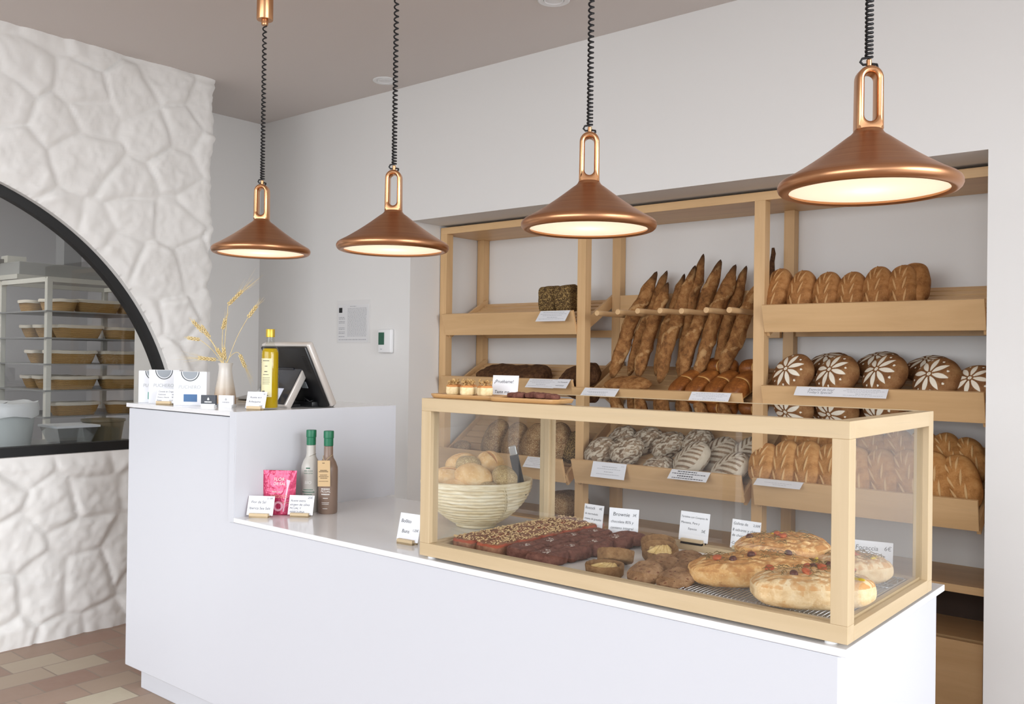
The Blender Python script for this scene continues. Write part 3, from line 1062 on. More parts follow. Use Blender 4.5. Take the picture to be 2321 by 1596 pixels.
# dark slab loaves and seeded blocks ----------------------------------------------
put(loaf('slab_loaf', B_RYE, (0.43, 0.15, 0.085), (5, 4, 4), 48, 0.009, 11, None, 70), 'slab_loaf', 'long dark rye slab lying on the middle tray behind the tasting sign', 'bread', (-0.355, 1.900, 1.213), (SLOPE * 0.9, 0, 0), None)
put(loaf('slab_loaf', B_RYE, (0.20, 0.15, 0.10), (4, 3, 3), 24, 0.009, 11, None, 71), 'slab_loaf', 'end of a dark rye loaf cut off by the shelf post on the middle tray', 'bread', (0.085, 1.880, 1.212), (SLOPE, -0.25, 0.1), None)
sb = loaf('seeded_block', B_SEED, (0.10, 0.10, 0.132), (6, 6, 6), 24, 0.005, 16, None, 72)
put(sb, 'seeded_block', 'seed-crusted square loaf behind the top card, the one away from the shelf post', 'bread', (-0.072, 1.840, 1.600), (0.12, 0.03, 0.12), 'seed-crusted square loaves')
put(sb, 'seeded_block', 'seed-crusted square loaf behind the top card, the one next to the shelf post', 'bread', (0.034, 1.832, 1.600), (0.12, -0.05, 0.02), 'seed-crusted square loaves')


# baguettes --------------------------------------------------------------------------
def baguette(p0, p1, r, bend, seed, tip=0.5):
    p0, p1 = Vector(p0), Vector(p1)
    ax = (p1 - p0).normalized()
    side = ax.cross(Vector((0, 1, 0))).normalized()
    up = side.cross(ax)
    n, seg = 58, 22
    vs, fs, mk, bn = [], [], [], []
    rs = random.Random(seed)
    ph = rs.uniform(0, 6)
    for i in range(n + 1):
        t = i / n
        c = p0.lerp(p1, t) + side * bend * math.sin(PI * t * 1.2 + 0.2) + up * 0.006 * math.sin(5 * t + ph)
        prof = min(1.0, (0.22 + 0.78 * math.sin(min(1, t / 0.20) * PI / 2) ** 0.8)) * min(1.0, (tip * .25 + (1 - tip * .25) * math.sin(min(1, (1 - t) / 0.26) * PI / 2) ** 0.85))
        if i in (0, n): prof *= 0.25
        for k in range(seg):
            a = 2 * PI * k / seg
            ridge = math.sin(a * 1.0 + t * 13 + ph + 0.5 * math.sin(t * 21 + seed))
            ear = max(0.0, ridge) ** 6
            rr = r * prof * (1 + 0.26 * ear - 0.10 * max(0.0, -ridge) ** 3 + 0.14 * noise.noise(Vector((t * 9 + seed, math.cos(a) * 1.4, math.sin(a) * 1.4))) + 0.07 * noise.noise(Vector((t * 34, math.cos(a) * 4, math.sin(a) * 4 + seed))))
            vs.append(c + (side * math.cos(a) + up * math.sin(a)) * rr)
            mk.append(max(0.0, ear * 0.48 + 0.40 * noise.noise(Vector((t * 22, math.cos(a) * 2.2, math.sin(a) * 2.2 + seed)))))
            bn.append(min(1.0, max(0.0, (t - 0.86) / 0.14) * 0.95 + max(0.0, (0.05 - t) / 0.05) * 0.5))
    for i in range(n):
        for k in range(seg):
            l = (k + 1) % seg
            fs.append((i * seg + k, i * seg + l, (i + 1) * seg + l, (i + 1) * seg + k))
    fs.append(tuple(range(seg))[::-1]); fs.append(tuple(n * seg + k for k in range(seg)))
    me = MB().add(vs, fs, mk).mesh('baguette', B_BAG, smooth='all')
    at = me.attributes.new('burn', 'FLOAT', 'POINT')
    at.data.foreach_set('value', np.array(bn, dtype=np.float32))
    return me


bgs = [((0.290, 1.850, 1.215), (0.432, 2.000, 1.730), 0.032, 0.012, 'thick baguette leaning across the second and third dowels, first of the line'),
       ((0.352, 1.905, 1.225), (0.470, 2.030, 1.735), 0.027, 0.008, 'baguette half hidden behind the first thick one'),
       ((0.436, 1.850, 1.220), (0.500, 1.995, 1.672), 0.030, 0.010, 'shorter baguette with a dark pointed tip, between the third and fourth dowels'),
       ((0.492, 1.915, 1.230), (0.565, 2.030, 1.715), 0.024, 0.006, 'thin baguette behind the shorter pointed one'),
       ((0.560, 1.840, 1.195), (0.640, 1.990, 1.745), 0.031, 0.014, 'long baguette reaching higher than the others, before the fourth dowel'),
       ((0.618, 1.910, 1.220), (0.665, 2.030, 1.800), 0.026, 0.008, 'slim baguette with the highest burnt tip'),
       ((0.668, 1.850, 1.215), (0.765, 2.000, 1.765), 0.030, 0.012, 'slender baguette leaning between the fourth and fifth dowels'),
       ((0.745, 1.850, 1.225), (0.840, 2.000, 1.738), 0.031, 0.012, 'thick baguette leaning between the fifth and sixth dowels'),
       ((0.800, 1.912, 1.240), (0.878, 2.030, 1.735), 0.025, 0.006, 'baguette behind the thick one by the sixth dowel'),
       ((0.862, 1.850, 1.240), (0.985, 2.000, 1.690), 0.031, 0.010, 'baguette next to the tall shelf post behind the brioche')]
for i, (a, b, r, bend, lb) in enumerate(bgs):
    o = link('baguette', baguette(a, b, r, bend, 80 + i))
    tag(o, lb, 'baguette', 'baguettes leaning on the dowel holder')


def flatbread_w(x, y, z):
    k = 1 - 0.35 * (abs(x) / 0.13) ** 2
    return (x, y * k, z)


put(loaf('flat_loaf', B_BAG, (0.25, 0.115, 0.055), (2.6, 2.4, 2.2), 24, 0.006, 14, None, 90, flatbread_w), 'flat_loaf', 'flat pointed loaf lying in front of the first baguettes', 'bread', (0.415, 1.795, 1.190), (SLOPE, 0, 0.02), None)

# brioche: bars with paler seams ------------------------------------------------------
def seam(u, v, w):
    s = max(0, 1 - abs(u - 0.05) / 0.055)
    e = max(0, 1 - abs(w + 0.62) / 0.3)
    return min(1, max(s, e * .9)), -0.007 * s


BR = loaf('brioche', B_BRIO, (0.205, 0.088, 0.088), (2.8, 2.8, 2.6), 48, 0.003, 9, seam, 95)
for i, (x, lb) in enumerate([(0.706, 'shiny brown brioche bar, first of four behind the lower bay card'), (0.794, 'shiny brown brioche bar, second of four behind the lower bay card'),
                             (0.882, 'shiny brown brioche bar, third of four behind the lower bay card'), (0.972, 'shiny brown brioche bar touching the tall shelf post')]):
    put(BR, 'brioche', lb, 'brioche', (x, 1.815 - 0.008 * (i % 2), 1.196), frame_rot((0.02 * i, -0.50, 0.86), (0.22, 0.82, 0.5)), 'brioche bars on the tray')
BR2 = loaf('brioche', B_BRIO, (0.165, 0.088, 0.08), (2.8, 2.8, 2.6), 24, 0.003, 9, seam, 96)
put(BR2, 'brioche', 'shiny brown brioche lying crosswise on top of the four bars', 'brioche', (0.820, 1.925, 1.276), (SLOPE, 0, -0.1), 'brioche bars on the tray')
put(BR2, 'brioche', 'shiny brown brioche lying crosswise, half behind the tall shelf post', 'brioche', (0.975, 1.925, 1.270), (SLOPE, 0, 0.15), 'brioche bars on the tray', (0.75, 1, 1))
# ------------------------------------------------------------------ lettering, cards and signs
def lettering(lines, w, h, y=-0.0008):
    """lines: (text, x, y_centre, width) as fractions of the card, from its lower corner; a dash row stands for print too fine to read"""
    mb = MB()
    for (txt, fx, fy, fw) in lines:
        if txt.startswith('~'):
            # rows of fine print
            rs = random.Random(len(txt) * 7 + int(fy * 100))
            x, x1 = fx * w, (fx + fw) * w
            hh = float(txt[1:] or 0.022) * h * 0.72
            while x < x1 - 0.002:
                l = rs.uniform(0.002, 0.0065) * w / 0.09
                l = min(l, x1 - x)
                mb.add([(x, y, fy * h - hh), (x + l, y, fy * h - hh), (x + l, y, fy * h + hh), (x, y, fy * h + hh)], [(0, 1, 2, 3)])
                x += l + 0.0012 * w / 0.09
            continue
        cv = bpy.data.curves.new('line', 'FONT')
        cv.body = txt
        cv.size = 1.0
        cv.shear = 0.12
        cv.resolution_u = 3
        o = bpy.data.objects.new('line', cv)
        COL.objects.link(o)
        me = bpy.data.meshes.new_from_object(o)
        co = np.array([v.co[:] for v in me.vertices])
        fs = [tuple(p.vertices) for p in me.polygons]
        COL.objects.unlink(o)
        bpy.data.objects.remove(o)
        bpy.data.curves.remove(cv)
        bpy.data.meshes.remove(me)
        if not len(co): continue
        s = fw * w / (co[:, 0].max() - co[:, 0].min())
        x0 = co[:, 0].min()
        mb.add([(fx * w + (x - x0) * s, y, fy * h + (z - 0.33) * s) for x, z, _ in co], fs)
    # centre the card's foot on x = 0
    mb.v = [(x - w / 2, yy, z) for x, yy, z in mb.v]
    return mb


def price_card(label, loc, yaw, w, h, lines, tilt=18, stand=True, ink=None, group='handwritten price cards'):
    t = thing('price_card', label, 'price card', loc, math.radians(yaw), group)
    R = Matrix.Rotation(math.radians(-tilt), 4, 'X')
    base = 0.007 if stand else 0.0
    c = MB().box((-w / 2, -0.0005, 0), (w / 2, 0.0005, h)).build('card', PAPER, t, loc=(0, 0, base), rot=(math.radians(-tilt), 0, 0))
    lettering(lines, w, h).build('lettering', ink or INK, c, fix=False)
    if stand:
        sw = w * 0.36
        s = MB()
        s.box((-sw, -0.012, 0), (sw, -0.0008, 0.0145)).box((-sw, -0.012, 0), (sw, 0.016, 0.006)).box((-sw, 0.0065, 0), (sw, 0.016, 0.010))
        s.build('stand', CASE['x'], t)
    return t


def tray_sign(label, x0, x1, ytop, ztop, drop, out, lines, ink=None, skew=0.0):
    """paper strip folded over the top of a tray front board"""
    w = x1 - x0
    t = thing('tray_sign', label, 'sign', ((x0 + x1) / 2, ytop, ztop), skew, 'printed cards on the bread trays')
    ln = math.hypot(drop, out)
    a = math.atan2(out, drop)
    c = MB().box((-w / 2, -0.0005, 0), (w / 2, 0.0005, ln)).build('flap', PAPER, t, loc=(0, -out, -drop + 0.002), rot=(-a, 0, 0))
    MB().box((-w / 2, -0.001, 0), (w / 2, 0.020, 0.0008)).build('fold', PAPER, t, loc=(0, 0, 0.0015))
    MB().box((-w / 2, 0.019, -0.03), (w / 2, 0.0198, 0.0008)).build('tail', PAPER, t, loc=(0, 0, 0.0015))
    lettering(lines, w, ln).build('lettering', ink or INKG, c, fix=False)
    return t


# cards on the raised end and on the low worktop
price_card('handwritten card in a wooden stand before the white coffee boxes', (-0.520, 0.035, HH), 28, 0.080, 0.056,
           [('Cascada de Origen', .08, .80, .80), ('Guatemala', .08, .60, .40), ('6€', .80, .60, .11), ('Primera y Rwanda', .08, .40, .60), ('7€', .80, .40, .11), ('Kenia', .08, .19, .24), ('10,5€', .72, .19, .20)])
price_card('handwritten card in a wooden stand before the yellow oil bottle', (-0.040, 0.105, HH), 28, 0.074, 0.060,
           [('Aceite eco', .16, .66, .60), ('Arbequina', .12, .40, .62), ('5€', .82, .86, .12), ('5€', .72, .13, .16)])
price_card('handwritten card in a wooden stand before the pink salt pouch', (0.055, 0.065, HC), 34, 0.092, 0.066,
           [('5,10€', .72, .88, .22), ('Flor de Sal', .13, .68, .56), ('Iberica Sea Salt', .08, .36, .80)])
price_card('handwritten card in a wooden stand before the two green-capped bottles', (0.145, 0.165, HC), 34, 0.088, 0.067,
           [('25€', .74, .88, .20), ('Aceite extra', .06, .72, .60), ('virgen de oliva', .06, .52, .78), ('PICUAL Y', .06, .33, .46), ('ARBEQUINA', .06, .15, .60)])
price_card('handwritten card in a wooden stand outside the display case, before the roll basket', (0.735, 0.105, HC), 6, 0.082, 0.082,
           [('Bollito', .10, .72, .46), ('Buns', .20, .36, .34), ('1,25€', .70, .42, .26)], tilt=14)
# cards in the case
ZB = CZ0 + 0.008
price_card('handwritten Bostock card standing behind the seeded pastry slices', (1.108, 0.520, ZB), -3, 0.074, 0.088,
           [('Bostock', .06, .88, .50), ('4€', .76, .88, .16), ('de mermelada', .06, .68, .66), ('crema de guayaba', .06, .51, .86), ('y Frangipane.', .06, .34, .62)], tilt=8)
price_card('handwritten Brownie card standing behind the brownies', (1.222, 0.515, ZB), 14, 0.092, 0.090,
           [('Brownie', .14, .80, .56), ('3€', .80, .80, .13), ('chocolate 85% y', .08, .56, .76), ('centeno integral', .08, .36, .76)], tilt=8)
price_card('handwritten tartlet card in a stand on the rear rail of the case', (1.434, 0.551, CZ0 + 0.026), 0, 0.092, 0.082,
           [('Tartaleta con Compota de', .04, .82, .90), ('Manzana, Pera y', .04, .62, .64), ('Especias', .30, .42, .30), ('5€', .76, .38, .14)], tilt=10)
price_card('handwritten cookie card in a stand on the rear rail of the case', (1.590, 0.551, CZ0 + 0.026), -3, 0.086, 0.078,
           [('Galleta de', .06, .86, .50), ('2,50€', .74, .86, .25), ('8 sabores y chips', .04, .64, .86), ('de chocolate.', .04, .45, .62), ('-Cookies.', .02, .18, .46)], tilt=10)
price_card('handwritten Focaccia card standing behind the focaccias', (1.938, 0.535, ZB + 0.012), 12, 0.090, 0.078,
           [('Focaccia', .04, .78, .58), ('6€', .78, .80, .18), ('1/2', .22, .50, .16), ('3€', .62, .48, .18)], tilt=10)
price_card('white tasting card between the two wooden sample boards', (1.052, 0.165, CZ1), 14, 0.080, 0.066,
           [('¡Pruébame!', .08, .74, .74), ('Taste me..', .12, .30, .62)], tilt=10, stand=False)

fine = [('~0.03', .12, .84, .72), ('~0.025', .06, .68, .88), ('~0.025', .16, .54, .66), ('~0.035', .34, .36, .34), ('~0.025', .08, .20, .84)]
tray_sign('printed white card on the top tray, under the seed-crusted square loaves', -0.050, 0.128, 1.733, 1.533, 0.052, 0.042, fine)
tray_sign('printed white card on the middle tray of the first bay', -0.112, 0.062, 1.733, 1.202, 0.042, 0.040, fine)
tray_sign('handwritten card beside the printed one on the middle tray of the first bay', 0.062, 0.138, 1.7325, 1.204, 0.042, 0.040, [('Con Mantequilla', .12, .66, .76), ('with butter', .10, .28, .66)], INK)
tray_sign('printed white card at the first-bay end of the brioche tray', 0.268, 0.455, 1.665, 1.170, 0.034, 0.038,
          [('~0.035', .16, .84, .78), ('~0.04', .14, .52, .60), ('~0.04', .20, .38, .50), ('~0.04', .08, .14, .66)])
tray_sign('printed white card under the brioche bars', 0.818, 0.998, 1.665, 1.170, 0.037, 0.032, fine)
tray_sign('handwritten daily special card under the flower loaves', 1.242, 1.420, 1.742, 1.204, 0.034, 0.030, [('Especial de hoy!', .30, .72, .56), ("Today's Special!", .28, .40, .56)], plain('grey_pencil', L(130, 130, 136), 0.6))
tray_sign('printed white card under the flower loaves', 1.420, 1.596, 1.742, 1.204, 0.034, 0.030, fine)
tray_sign('printed white card on the low tray under the brown seeded loaves', -0.060, 0.100, 1.660, 0.828, 0.046, 0.040, fine)
tray_sign('large printed white card on the low tray under the cracked floured loaves', 0.318, 0.498, 1.667, 0.836, 0.068, 0.022,
          [('~0.02', .86, .82, .10), ('~0.03', .30, .72, .44), ('~0.022', .16, .58, .70), ('~0.03', .38, .40, .26), ('~0.022', .16, .24, .68)])
tray_sign('handwritten white card on the low tray under the leaf-striped loaf', 0.726, 0.908, 1.667, 0.836, 0.036, 0.040,
          [('~0.06', .18, .84, .50), ('~0.05', .06, .62, .86), ('~0.07', .22, .38, .40), ('~0.05', .10, .16, .80)], INK)
tray_sign('blank white card on the low tray under the long golden loaves', 1.112, 1.302, 1.671, 0.833, 0.022, 0.036, [('~0.03', .2, .55, .6), ('~0.03', .4, .3, .3)])
# ------------------------------------------------------------------ things on the raised end
CAMDIR = Vector((-0.64, 0.768, 0)).normalized()
FACE = math.radians(39.8)     # yaw of a card that looks straight at the door

# coffee boxes
INKL = plain('pale_grey_print', L(188, 190, 193), 0.6)
DISC = plain('grey_wood_disc_print', L(150, 156, 162), 0.6)
DISCD = plain('dark_ring_print', L(70, 76, 80), 0.6)
for (x, y, yaw, w, h, col, lb) in ((-0.680, 0.078, 33, 0.128, 0.126, L(70, 150, 130), 'white coffee box with a green label, first from the stone wall'),
                                   (-0.600, 0.076, 33, 0.125, 0.131, L(90, 130, 120), 'white coffee box in the middle, behind the handwritten card'),
                                   (-0.437, 0.090, 36, 0.128, 0.128, L(62, 104, 150), 'white coffee box with a blue label, closest to the vase')):
    t = thing('coffee_box', lb, 'box', (x, y, HH), math.radians(yaw), 'white coffee boxes')
    MB().box((-w / 2, 0, 0), (w / 2, 0.030, h)).build('carton', PAPER, t, bevel=0.0012)
    lettering([('PUCHERO', .16, .54, .66)], w, h).build('lettering', INKL, t, fix=False)
    R = 0.036
    dm = MB()
    for r0, r1, yy, mt in ((0.0, 0.029, -0.0006, 0), (0.0325, R, -0.0006, 1)):
        m = MB()
        vs, fs = [], []
        for k in range(33):
            a = PI + PI * k / 32
            for r in (r0, r1): vs.append((r * math.cos(a), yy, h - 0.001 + r * math.sin(a)))
        for k in range(32): fs.append((2 * k, 2 * k + 1, 2 * k + 3, 2 * k + 2))
        m.add(vs, fs).build('half_disc_print', DISCD if mt else DISC, t, fix=False)
    MB().box((-0.024, -0.0008, 0.014), (0.028, 0, 0.042)).build('label', plain('box_label', col, 0.5), t)

# business card holders
for (x, y, z, col, lb, ic) in ((-0.300, 0.082, HH, L(62, 66, 74), 'dark business cards in a clear holder before the vase', L(230, 230, 232)),
                             (-0.245, 0.120, HH, L(240, 240, 242), 'white business cards in a clear holder before the vase', L(176, 176, 180))):
    t = thing('card_holder', lb, 'card holder', (x, y, z), math.radians(30), 'business card holders')
    MB().box((-0.028, 0.0, 0.0), (0.028, 0.026, 0.012)).box((-0.026, -0.004, 0.0), (0.026, -0.002, 0.010)).build('holder', plain('clear_acrylic', L(226, 228, 230), 0.2), t)
    c = MB().box((-0.029, 0.002, 0.008), (0.029, 0.012, 0.044)).build('card_stack', plain('business_card', col, 0.5), t)
    lettering([('~0.09', .25, .30, .5)], 0.058, 0.036, 0.0016).build('lettering', plain('card_print', ic, 0.5), c, loc=(0, 0, 0.008), fix=False)
    MB().add([(0, 0.0014, 0.036), (0.0045, 0.0014, 0.029), (0.003, 0.0014, 0.0255), (-0.003, 0.0014, 0.0255), (-0.0045, 0.0014, 0.029)], [(0, 1, 2, 3, 4)]).build('drop_mark', plain('card_mark', ic, 0.5), c, fix=False)

# vase
m = NT('cream_stoneware')
sx = m.new('SeparateXYZ')
tc = m.new('TexCoord')
m.link(tc.outputs['Object'], sx.inputs[0])
m.base(m.ramp(m.math('ADD', m.math('MULTIPLY', sx.outputs[2], 6.2), m.math('MULTIPLY', m.noise(m.coord(), 24, 4), 0.25)), [(0.28, L(176, 146, 116)), (0.55, L(206, 194, 178)), (0.9, L(214, 208, 200))])).set(0.3)
VASE = m.mat
va = thing('vase', 'cream stoneware bottle vase holding dried wheat', 'vase', (-0.3755, 0.2005, HH))
MB().lathe([(0.0, 0.0), (0.040, 0.0), (0.0425, 0.006), (0.041, 0.03), (0.036, 0.065), (0.0285, 0.105), (0.0245, 0.132), (0.0245, 0.148), (0.0275, 0.158), (0.029, 0.162), (0.0265, 0.161), (0.022, 0.148), (0.022, 0.13), (0.030, 0.06), (0.030, 0.012), (0.0, 0.010)], 48).build('body', VASE, va, smooth=60)
STRAW = bread_mat('dry_straw', L(204, 176, 118), L(222, 200, 146), L(234, 216, 172), L(150, 120, 70), 60, 0.4, 0.002)


def wheat(pts, ear, awn, label, seed):
    """pts: stem polyline from inside the vase to the foot of the ear; ear: tip of the ear"""
    rs = random.Random(seed)
    pts = [Vector(p) for p in pts]
    e0, e1 = pts[-1], Vector(ear)
    # smooth stem
    sm = []
    for i in range(len(pts) - 1):
        p_, q_ = pts[max(i - 1, 0)], pts[min(i + 2, len(pts) - 1)]
        for k in range(6):
            t = k / 6
            a = pts[i]; b = pts[i + 1]
            ta = (b - p_) * 0.5; tb = (q_ - a) * 0.5
            sm.append(a * (2 * t ** 3 - 3 * t ** 2 + 1) + ta * (t ** 3 - 2 * t ** 2 + t) + b * (3 * t ** 2 - 2 * t ** 3) + tb * (t ** 3 - t ** 2))
    sm.append(pts[-1])
    o = pts[0].copy()
    root = thing('wheat_stalk', label, 'dried plant', o, 0, 'dried wheat stalks in the vase')
    MB().tube([p - o for p in sm], 0.0011, 6).build('stem', STRAW, root, smooth='all')
    ax = (e1 - e0)
    L_ = ax.length
    ax.normalize()
    s = ax.cross(Vector((0.3, -0.8, 0.4))).normalized()
    w = ax.cross(s)
    em = MB()
    n = max(7, int(L_ / 0.0062))
    for k in range(n):
        for sg in (0, 1, 2):
            a = sg * 2.09 + k * 1.05
            c = e0 + ax * (L_ * k / n) + (s * math.cos(a) + w * math.sin(a)) * 0.0032
            d = (ax + (s * math.cos(a) + w * math.sin(a)) * 0.35).normalized()
            em.tube([c - o, c + d * 0.004 - o, c + d * 0.0085 - o, c + d * 0.0115 - o], 0.002, 6, radii=[0.0008, 0.0026, 0.0021, 0.0004])
    em.build('ear', STRAW, root, smooth='all')
    am = MB()
    for k in range(14):
        a = rs.uniform(0, 6.28)
        c = e0 + ax * (L_ * rs.uniform(0.25, 1.0))
        d = (ax * rs.uniform(0.9, 1.1) + (s * math.cos(a) + w * math.sin(a)) * rs.uniform(0.08, 0.30)).normalized()
        ln = awn * rs.uniform(0.75, 1.15)
        am.tube([c - o, c + d * ln * .5 - o, c + d * ln - o], 0.0004, 4, radii=[0.00042, 0.0003, 0.0001])
    am.build('awns', STRAW, root, fix=False)
    return root


VB = (-0.376, 0.199, 1.235)
RV = Vector((0.768, 0.640, 0.0))


def vp(du, dv):
    """offset from the vase mouth: du metres sideways, dv metres up"""
    p = Vector((-0.3764, 0.1989, 1.2693)) + RV * du
    return (p.x, p.y, p.z + dv)


wheat([VB, vp(-.006, .0), vp(.001, .12), vp(.008, .222)], vp(.060, .275), 0.11, 'tallest dried wheat stalk, bending over towards the thermostat', 1)
wheat([VB, vp(.008, .0), vp(.045, .10), vp(.085, .175)], vp(.116, .218), 0.045, 'dried wheat stalk leaning over the oil bottle', 2)
wheat([VB, vp(-.008, .0), vp(-.012, .07), vp(-.011, .128)], vp(-.002, .165), 0.04, 'short upright dried wheat stalk in the middle of the vase', 3)
wheat([VB, vp(-.010, .002), vp(-.045, .07), vp(-.085, .115)], vp(-.125, .158), 0.03, 'dried wheat stalk fanning towards the stone wall, highest of that side', 4)
wheat([VB, vp(-.010, .002), vp(-.035, .055), vp(-.060, .095)], vp(-.092, .140), 0.03, 'dried wheat stalk fanning towards the stone wall, second of that side', 5)
wheat([VB, vp(-.012, .002), vp(-.055, .055), vp(-.098, .088)], vp(-.142, .094), 0.03, 'dried wheat stalk drooping level towards the black arch', 6)
wheat([VB, vp(-.014, .002), vp(-.024, .010), vp(-.034, .012)], vp(-.100, .018), 0.11, 'dried wheat ear lying flat over the vase rim with long awns', 7)
wheat([VB, vp(.006, .002), vp(.024, .03), vp(.045, .042), vp(.056, .034)], vp(.076, -.012), 0.085, 'dried wheat ear hanging down beside the vase', 8)
wheat([VB, vp(-.004, .002), vp(-.010, .02)], vp(-.030, .050), 0.03, 'small dried wheat ear standing just above the vase rim', 9)
wheat([VB, vp(.003, .002), vp(.000, .012)], vp(-.006, .055), 0.03, 'second small dried wheat ear standing just above the vase rim', 10)

# oil bottle
OIL = NT('olive_oil').base(L(206, 172, 22)).set(0.06, 0, 0.5)
OIL.p.inputs['Transmission Weight'].default_value = 0.2
OIL.p.inputs['IOR'].default_value = 1.3
CLEARB = glass('bottle_glass', (0.94, 0.95, 0.92, 1), 0.8)
ob = thing('oil_bottle', 'square glass bottle of yellow olive oil with a gold cap', 'bottle', (-0.062, 0.180, HH), math.radians(30))
hw = 0.0300
MB().lathe([(0.0, 0.006), (0.0275, 0.006), (0.0290, 0.009), (0.0290, 0.200), (0.0275, 0.209), (0.0225, 0.2175), (0.0, 0.2175)], 48).build('oil', OIL.mat, ob, smooth=40)
MB().lathe([(0.0, 0.0), (0.0285, 0.0), (0.0310, 0.003), (0.0310, 0.202), (0.0292, 0.212), (0.0240, 0.222), (0.0170, 0.230), (0.0142, 0.238), (0.0136, 0.262), (0.0, 0.262)], 48).build('glass_body', CLEARB, ob, smooth=40)
MB().lathe([(0.0, 0.258), (0.0155, 0.258), (0.0158, 0.262), (0.0158, 0.284), (0.0148, 0.287), (0.0, 0.287)], 32).build('cap', plain('gold_cap', L(206, 176, 66), 0.35, 0.5), ob, smooth=40)
lm = MB()
arc = [-2.25 + 1.35 * k / 12 for k in range(13)]
lm.add([(0.0314 * math.cos(q), 0.0314 * math.sin(q), z) for z in (0.045, 0.182) for q in arc] + [(0.0311 * math.cos(q), 0.0311 * math.sin(q), z) for z in (0.045, 0.182) for q in arc],
       [(k, k + 1, 14 + k, 13 + k) for k in range(12)] + [(26 + k, 39 + k, 40 + k, 27 + k) for k in range(12)])
lm = lm.build('label', plain('cream_label', L(222, 214, 172), 0.5), ob, smooth=30, fix=False)
_lt = lettering([('~0.012', .15, .94, .7), ('~0.012', .38, .80, .24), ('~0.016', .34, .66, .34), ('~0.01', .2, .58, .6), ('~0.006', .12, .50, .76), ('~0.006', .12, .46, .76), ('~0.006', .12, .42, .76), ('~0.006', .12, .38, .76), ('~0.006', .12, .34, .7), ('~0.03', .1, .14, .36), ('~0.012', .2, .04, .6)], 0.0385, 0.137)
_lt.v = [(0.0317 * math.cos(-1.575 + x / 0.0317), 0.0317 * math.sin(-1.575 + x / 0.0317), z) for x, y, z in _lt.v]
_lt.build('lettering', INK, lm, loc=(0, 0, 0.045), fix=False)

# till: big screen seen from behind and a smaller customer screen
SILV = plain('silver_bezel', L(206, 200, 194), 0.35, 0.3)
po = thing('till_screen', 'black back of the till screen with a silver edge', 'till', (-0.180, 0.43, HH), 0)
a = math.radians(-27)
Rm = Matrix.Rotation(math.radians(20), 4, 'X')
scr = MB().box((-0.118, -0.010, 0.0), (0.172, 0.018, 0.262)).build('bezel', SILV, po, bevel=0.008, bseg=3, smooth=40, loc=(0, 0, 0.006), rot=(math.radians(27), 0, 0))
MB().box((-0.110, -0.022, 0.006), (0.164, -0.009, 0.256)).build('back_cover', BLACKP, scr, bevel=0.006, smooth=40)
MB().box((-0.06, -0.027, 0.10), (0.05, -0.021, 0.17)).build('mount_plate', plain('dark_grey_plate', L(52, 52, 56), 0.45), scr, bevel=0.002)
MB().box((0.055, -0.0235, 0.085), (0.090, -0.0218, 0.112)).build('sticker', plain('silver_sticker', L(150, 158, 162), 0.4), scr)
vs = MB()
for k in range(12): vs.box((0.128, -0.0228, 0.15 + k * 0.006), (0.148, -0.0216, 0.1525 + k * 0.006))
vs.build('vent_slots', plain('vent_black', L(8, 8, 8), 0.7), scr)
MB().box((-0.09, -0.055, 0.0), (0.110, 0.055, 0.022)).box((-0.05, -0.02, 0.02), (0.06, 0.035, 0.10)).build('foot', BLACKP, po, bevel=0.006, smooth=40)
MB().tube([(0.06, -0.05, 0.02), (0.075, -0.06, 0.035), (0.088, -0.05, 0.02), (0.09, -0.02, 0.03)], 0.003, 8).build('cable', BLACKP, po, smooth='all')

cd = thing('customer_screen', 'small tilted customer screen beside the oil bottle', 'screen', (-0.185, 0.263, HH), 0)
s2 = MB().box((-0.105, -0.006, 0.0), (0.105, 0.026, 0.165)).build('bezel', SILV, cd, bevel=0.006, bseg=3, smooth=40, loc=(0, 0, 0.006), rot=(math.radians(-31), 0, 0))
MB().box((-0.101, -0.0085, 0.004), (0.101, -0.005, 0.161)).build('screen', plain('dark_screen', L(46, 48, 54), 0.08), s2, bevel=0.002)
MB().box((-0.03, -0.0092, 0.012), (0.055, -0.0088, 0.070)).build('pale_patch', plain('pale_screen_area', L(206, 212, 230), 0.2), s2, bevel=0.0004)  # pale rectangle on the dark screen
MB().box((-0.07, 0.03, 0.0), (0.07, 0.095, 0.012)).box((-0.03, 0.04, 0.0), (0.03, 0.075, 0.06)).build('foot', BLACKP, cd, bevel=0.003)

tr = thing('receipt_tray', 'low beige tray with a grey lid behind the vase', 'tray', (-0.400, 0.440, HH), math.radians(8))
MB().box((-0.15, -0.06, 0.0), (0.10, 0.10, 0.008)).box((-0.15, -0.06, 0.008), (-0.142, 0.1, 0.020)).box((0.092, -0.06, 0.008), (0.1, 0.1, 0.020)).build('tray', plain('beige_tray', L(206, 194, 176), 0.4), tr, bevel=0.001)
MB().box((-0.16, -0.055, 0.022), (0.11, 0.105, 0.028)).build('lid', plain('grey_lid', L(168, 166, 162), 0.35), tr, bevel=0.002, rot=(0.16, 0, 0))

